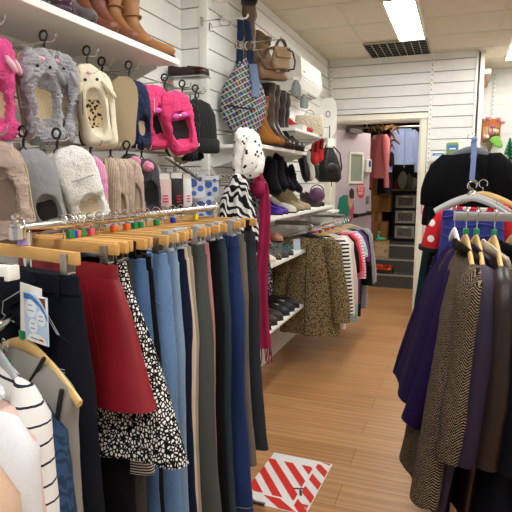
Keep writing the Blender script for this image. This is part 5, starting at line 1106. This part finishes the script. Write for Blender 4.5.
# greeting cards rack on the back wall right of the door
t = thing('card_spinner', 'white wire card rack beside the door frame', 'card rack', (-.235, 6.04, .9)); m = M()
for i in range(11): m.tube([(-.05, 0, -.55+.11*i), (.05, 0, -.55+.11*i)], .003, 5)
for x in (-.05, .05): m.tube([(x, 0, -.6), (x, 0, .62)], .004, 6)
m.build('wire_frame', mat('white wire', '#dcd9cf', rough=.4), t)
cc = ['#c98f96', '#3f7a5c', '#4a86a0', '#6a8f3e', '#8a4a30', '#b9a25a']; cn = ['rose pink', 'deep green', 'teal blue', 'leaf green', 'rust brown', 'mustard']
for i, (u, v) in enumerate(((425, 208), (428, 190), (424, 280), (427, 286), (423, 300), (428, 268))):
    p = at(u, v, Y=5.98); t = thing('greeting_card', cn[i]+' card in the wire rack by the door', 'card', (p.x+.0, 5.99, p.z), R(5), 'greeting cards by the door'); M().box((0, 0, 0), (.09, .004, .13), RX(-6).to_3x3(), bev=.001).build('card', mat('card '+cc[i], cc[i]), t); M().box((0, -.004, .01), (.05, .003, .06), RX(-6).to_3x3()).build('picture', mat('card light '+cc[i], '#d9d2c4', 'spots', .8, cc[i], 60), t)
p = at(424, 300, Y=5.6); t = thing('wooden_crate', 'brown wooden board leaning at the foot of the back wall', 'board', (p.x+.02, 5.75, 0), R(0)); M().box((0, 0, .30), (.05, .30, .60), bev=.004).build('panel', mat('stained wood', '#6b4428', 'wood'), t)
# rear garment rack with waterfall arm
GX, GY = .045, 2.62
t = thing('garment_rack', 'rack behind the coats carrying the black top and dresses', 'garment rack', (GX+.05, GY+.35, 0)); M().box((0, 0, .83), (.04, .04, 1.66)).build('post', steel, t); M().box((0, 0, .02), (.5, .5, .04), bev=.004).build('base', steel, t)
M().tube([(0, 0, 1.62), (-.05, -.45, 1.60)], .010, 8).build('upper_arm', chrome, t); M().tube([(0, 0, 1.46), (-.045, -.62, 1.435)], .010, 8).build('lower_arm', chrome, t); M().ell((-.045, -.63, 1.44), .021, 12).build('arm_knob', chrome, t)
rg = 'clothes on the rear right rack'
blackt = mat('black jersey', '#060607', 'fabric', .9)
shoulder_hanger('dark hanger inside the black top', .04, 2.72, 1.70, -4, .33, None, mat('slate hanger', '#5c6066', rough=.5), 'hangers on the right racks', drop=.085, hk=.05)
garment('top', 'wide black short sleeved top with red side piping', 'top', .04, 2.72, 1.735, -4, blackt, .72, .30, .38, .05, .075, sleeve=.22, sw=.06, cuff=.06, group=rg, seed=3, neck=.14, sspread=.035)
garment('dress', 'teal dress peeking out left of the black top', 'dress', .02, 2.80, 1.68, -4, mat('deep teal', '#0d2c30', 'fabric', .9), .8, .33, .42, .05, .07, group=rg, seed=5)
garment('top', 'black top behind the teal dress with a red trim', 'top', .07, 2.86, 1.68, -4, mat('black red knit', '#17090c', 'fabric', .9), .72, .36, .44, .05, .07, sleeve=.28, sw=.06, sspread=.04, group=rg, seed=8)
M().tube([(.185, 0, 0), (.20, -.01, -.5)], .004, 5).build('red_piping', redl, [o for o in COL.objects if o.get('label', '').startswith('wide black short')][0]).location = (0, -.05, -.17)
t = thing('lanyard', 'lilac blue ribbon hanging down in front of the black top', 'ribbon', (.045, 2.36, 1.63)); M().tube([(0, 0, .03), (.002, -.002, -.04), (0, 0, -.13)], (.010, .002), 8, side=(1, 0, 0)).build('ribbon', mat('lilac blue ribbon', '#7f8fc0', 'fabric'), t); M().ell((0, 0, .03), (.012, .006, .012), 10).build('loop', mat('lilac blue ribbon', '#7f8fc0', 'fabric'), t)
silv = mat('silver plastic hanger', '#b5b5b4', rough=.35)
def right(hl, hx, hy, hz, rz, w, hm, cube=None, **k): return shoulder_hanger(hl, hx, hy, hz, rz, w, cube, hm, 'hangers on the right racks', **k)
right('silver grey plastic hanger over the red spotted dress', .045, 2.30, 1.482, -6, .27, silv, drop=.06, hk=.04, r=.007)
right('second silver grey hanger just behind the first', .05, 2.36, 1.488, 4, .29, silv, drop=.06, hk=.04, r=.007)
right('maple hanger with a black padded end behind the silver hangers', .09, 2.42, 1.49, 8, .29, woodl, drop=.055, hk=.04)
redsp = mat('red white spotted cotton', '#c4262e', 'dots', .85, '#e9e2d8', 15, extra=.22)
garment('dress', 'red dress with white spots and black cuffs', 'dress', .065, 2.44, 1.485, -6, redsp, .8, .28, .34, .045, .04, sleeve=.19, sw=.055, cuff=.055, group=rg, seed=2, hemmat=mat('black cuff', '#141316', 'fabric'), sspread=.055)
garment('dress', 'black floral dress showing below the red spotted sleeve', 'dress', .04, 2.52, 1.45, -6, mat('black bright floral', '#0a0a0c', 'floral', .85, '#d9c24a', 16), .95, .30, .36, .05, .07, group=rg, seed=6)
m_ = mat('royal blue pleats', '#2b3585', 'fabric', .7)
bd = thing('dress', 'royal blue gathered strapless dress in front of the red one', 'dress', (.055, 2.36, 1.375), R(-6), rg); rs = []
for k in range(19):
    u = k/18; rs.append(ring2(0, 0, .115+.03*u, .045+.02*u, -.55*u, 60, .8, .004, 9, u*3))
m = M().loft(rs); m.jitter(.003, 30, 3, .01); m.build('body', m_, bd); m = M()
for k in range(11): m.tube([(.118*math.cos(a), -.05*math.sin(a)-.004, -.015-.045*k-.012*math.sin(a*3+k)) for a in [pi*q/14 for q in range(15)]], .004, 5)
m.build('gathers', m_, bd)
for s in (-1, 1): M().tube([(s*.09, 0, 0), (s*.085, 0, .045)], (.004, .001), 6).build('hanger_loop', m_, bd)
# front right rack: bar with coats
BY, BZ = 2.0, 1.376
t = thing('coat_rail', 'satin steel bar carrying the winter coats on the right', 'clothes rail', (.3, BY, BZ)); satin = mat('satin steel', '#a8a296', 'metal', .4, metal=.8)
M().box((0, 0, 0), (.62, .024, .030), bev=.004).build('rail', satin, t); M().box((-.312, 0, 0), (.006, .027, .033), bev=.002).build('end_cap', greyp, t); M().box((.29, .03, -BZ/2), (.03, .03, BZ)).build('upright', satin, t); M().box((.29, .03, -BZ+.02), (.5, .5, .04), bev=.004).build('base', satin, t)
cg = 'winter coats on the right rail'; twd = mat('brown herringbone tweed', '#17120f', 'tweed', .95, '#94826a', 1.1); twl = mat('dark tweed facing', '#0f0c0a', 'tweed', .95, '#54473a', 1.5)
vel = mat('deep purple velvet', '#1d0f2a', 'fabric', .6); pjk = mat('violet wool', '#20123a', 'fabric', .85); brn = mat('brown nappa', '#241713', 'leather', .35); flc = mat('oatmeal fleece collar', '#cdbfa8', 'fur'); nvw = mat('ink navy wool', '#0a0c14', 'fabric', .8); blw = mat('black wool', '#0a0a0c', 'fabric', .85)
def coat(x, label, hl, mt, L, rz, cube='green', hm=woodl, y=BY, **k):
    right(hl, x, y, BZ+.02, rz, .35, hm, cube, drop=.10, hk=.085, r=.0115)
    k.setdefault('sleeve', .60); k.setdefault('sw', .075); k.setdefault('cuff', .06)
    return garment('coat', label, 'coat', x, y, BZ-.035, rz, mt, L, k.pop('w', .43), group=cg, **k)
coat(.028, 'brown herringbone tweed coat, leftmost on the steel bar', 'maple hanger with green cube in the tweed coat', twd, .84, 99, th=.05, hem=.50, lean=.11, collar='coat', cmat=twl, seed=4, fold=.02, sleeve_lean=.0)
coat(.062, 'deep purple velvet coat beside the tweed coat', 'maple hanger with green cube in the velvet coat', vel, .94, 98, th=.026, hem=.48, lean=.10, seed=5, collar='coat', fold=.02)
coat(.118, 'brown leather jacket with a pale fleece collar', 'maple hanger with green cube in the fleece collar jacket', brn, .90, 97, w=.44, th=.03, hem=.42, lean=.07, seed=6, collar='coat', cmat=flc)
nc = coat(.175, 'ink navy wool coat with pale buttons at the hem', 'maple hanger in the navy coat', nvw, 1.05, 97, cube=None, w=.47, th=.055, hem=.52, lean=.05, seed=7, collar='coat', fold=.02)
coat(.225, 'black wool coat at the right edge', 'maple hanger in the black coat', blw, 1.1, 100, cube=None, th=.05, hem=.55, lean=.02, seed=8, collar='coat')
coat(-.01, 'violet wool jacket seen behind the tweed coat', 'white plastic hanger in the violet jacket', pjk, .60, 100, cube=None, hm=whitep, y=2.24, th=.04, hem=.44, lean=.15, seed=9, fold=.008, sleeve_lean=.05)
pbm = mat('pearl button', '#cfcac0', rough=.25)
for i in range(4): M().ell((-.27, -.03, -.84-.035*i), .009, 10).build('button', pbm, nc)
t = thing('plastic_tub', 'white plastic tub on the floor under the coats', 'tub', (at(452, 505, Z=.0).x, at(452, 505, Z=0).y+.1, 0)); M().lathe([(.001, 0), (.09, 0), (.11, .14), (.116, .145), (.106, .145), (.088, .01), (.001, .01)], n=28).build('tub', whitep, t); M().tube([(.112*math.cos(a), .112*math.sin(a), .145) for a in [2*pi*k/28 for k in range(29)]], .005, 6).build('rim', whitep, t)
# ================================================================ FLOOR SHEET
t = thing('hazard_sheet', 'red and white striped warning sheet taped to the wooden floor', 'floor sign', (-.735, 2.43, .001), R(-2)); W2, H2 = .33, .48
M().box((0, 0, .0006), (W2, H2, .0012)).build('sheet', mat('sheet white', '#dddcd8', rough=.35), t)
redt = mat('hazard red', '#cc2a22', rough=.35)
def clip(poly, x0, x1, y0, y1):
    for ax, lim, sg in ((0, x0, 1), (0, x1, -1), (1, y0, 1), (1, y1, -1)):
        out = []
        for i in range(len(poly)):
            a, b = poly[i], poly[(i+1) % len(poly)]; da, db = sg*(a[ax]-lim), sg*(b[ax]-lim)
            if da >= 0: out.append(a)
            if (da >= 0) != (db >= 0): q = da/(da-db); out.append((a[0]+(b[0]-a[0])*q, a[1]+(b[1]-a[1])*q))
        poly = out
        if not poly: return None
    return poly
def bars(x0, x1, y0, y1, step, wd, slope, off=0):
    for k in range(-12, 13):
        c = off+k*step; q = clip([(x0-.5, c+(-.5)*slope), (x1+.5, c+(x1-x0+.5)*slope), (x1+.5, c+(x1-x0+.5)*slope+wd), (x0-.5, c-.5*slope+wd)], x0, x1, y0, y1)
        if q and len(q) > 2: M().poly([(a, b, .0013) for a, b in q], (0, 0, .0004)).build('red_stripe', redt, t)
ix0, ix1, iy0, iy1 = -W2/2+.05, W2/2-.085, -H2/2+.09, H2/2-.07
bars(ix0-.05, ix1, iy0, iy1, .125, .065, -1.25, .02)
bars(ix1+.012, W2/2-.004, -H2/2+.01, H2/2-.03, .12, .06, -1.1, .05)
bars(-W2/2+.004, W2/2-.01, iy1+.01, H2/2-.004, .25, .05, -.32, .32)
bars(-W2/2+.004, W2/2-.01, -H2/2+.004, iy0-.012, .13, .06, -.7, -.23)
for (x, y), r_ in (((.09, -.08), 20), ((.07, -.05), -70)): M().box((x, y, .0022), (.012, .05, .0006), RZ(r_).to_3x3()).build('scuff_mark', mat('scuff', '#3d3632'), t)
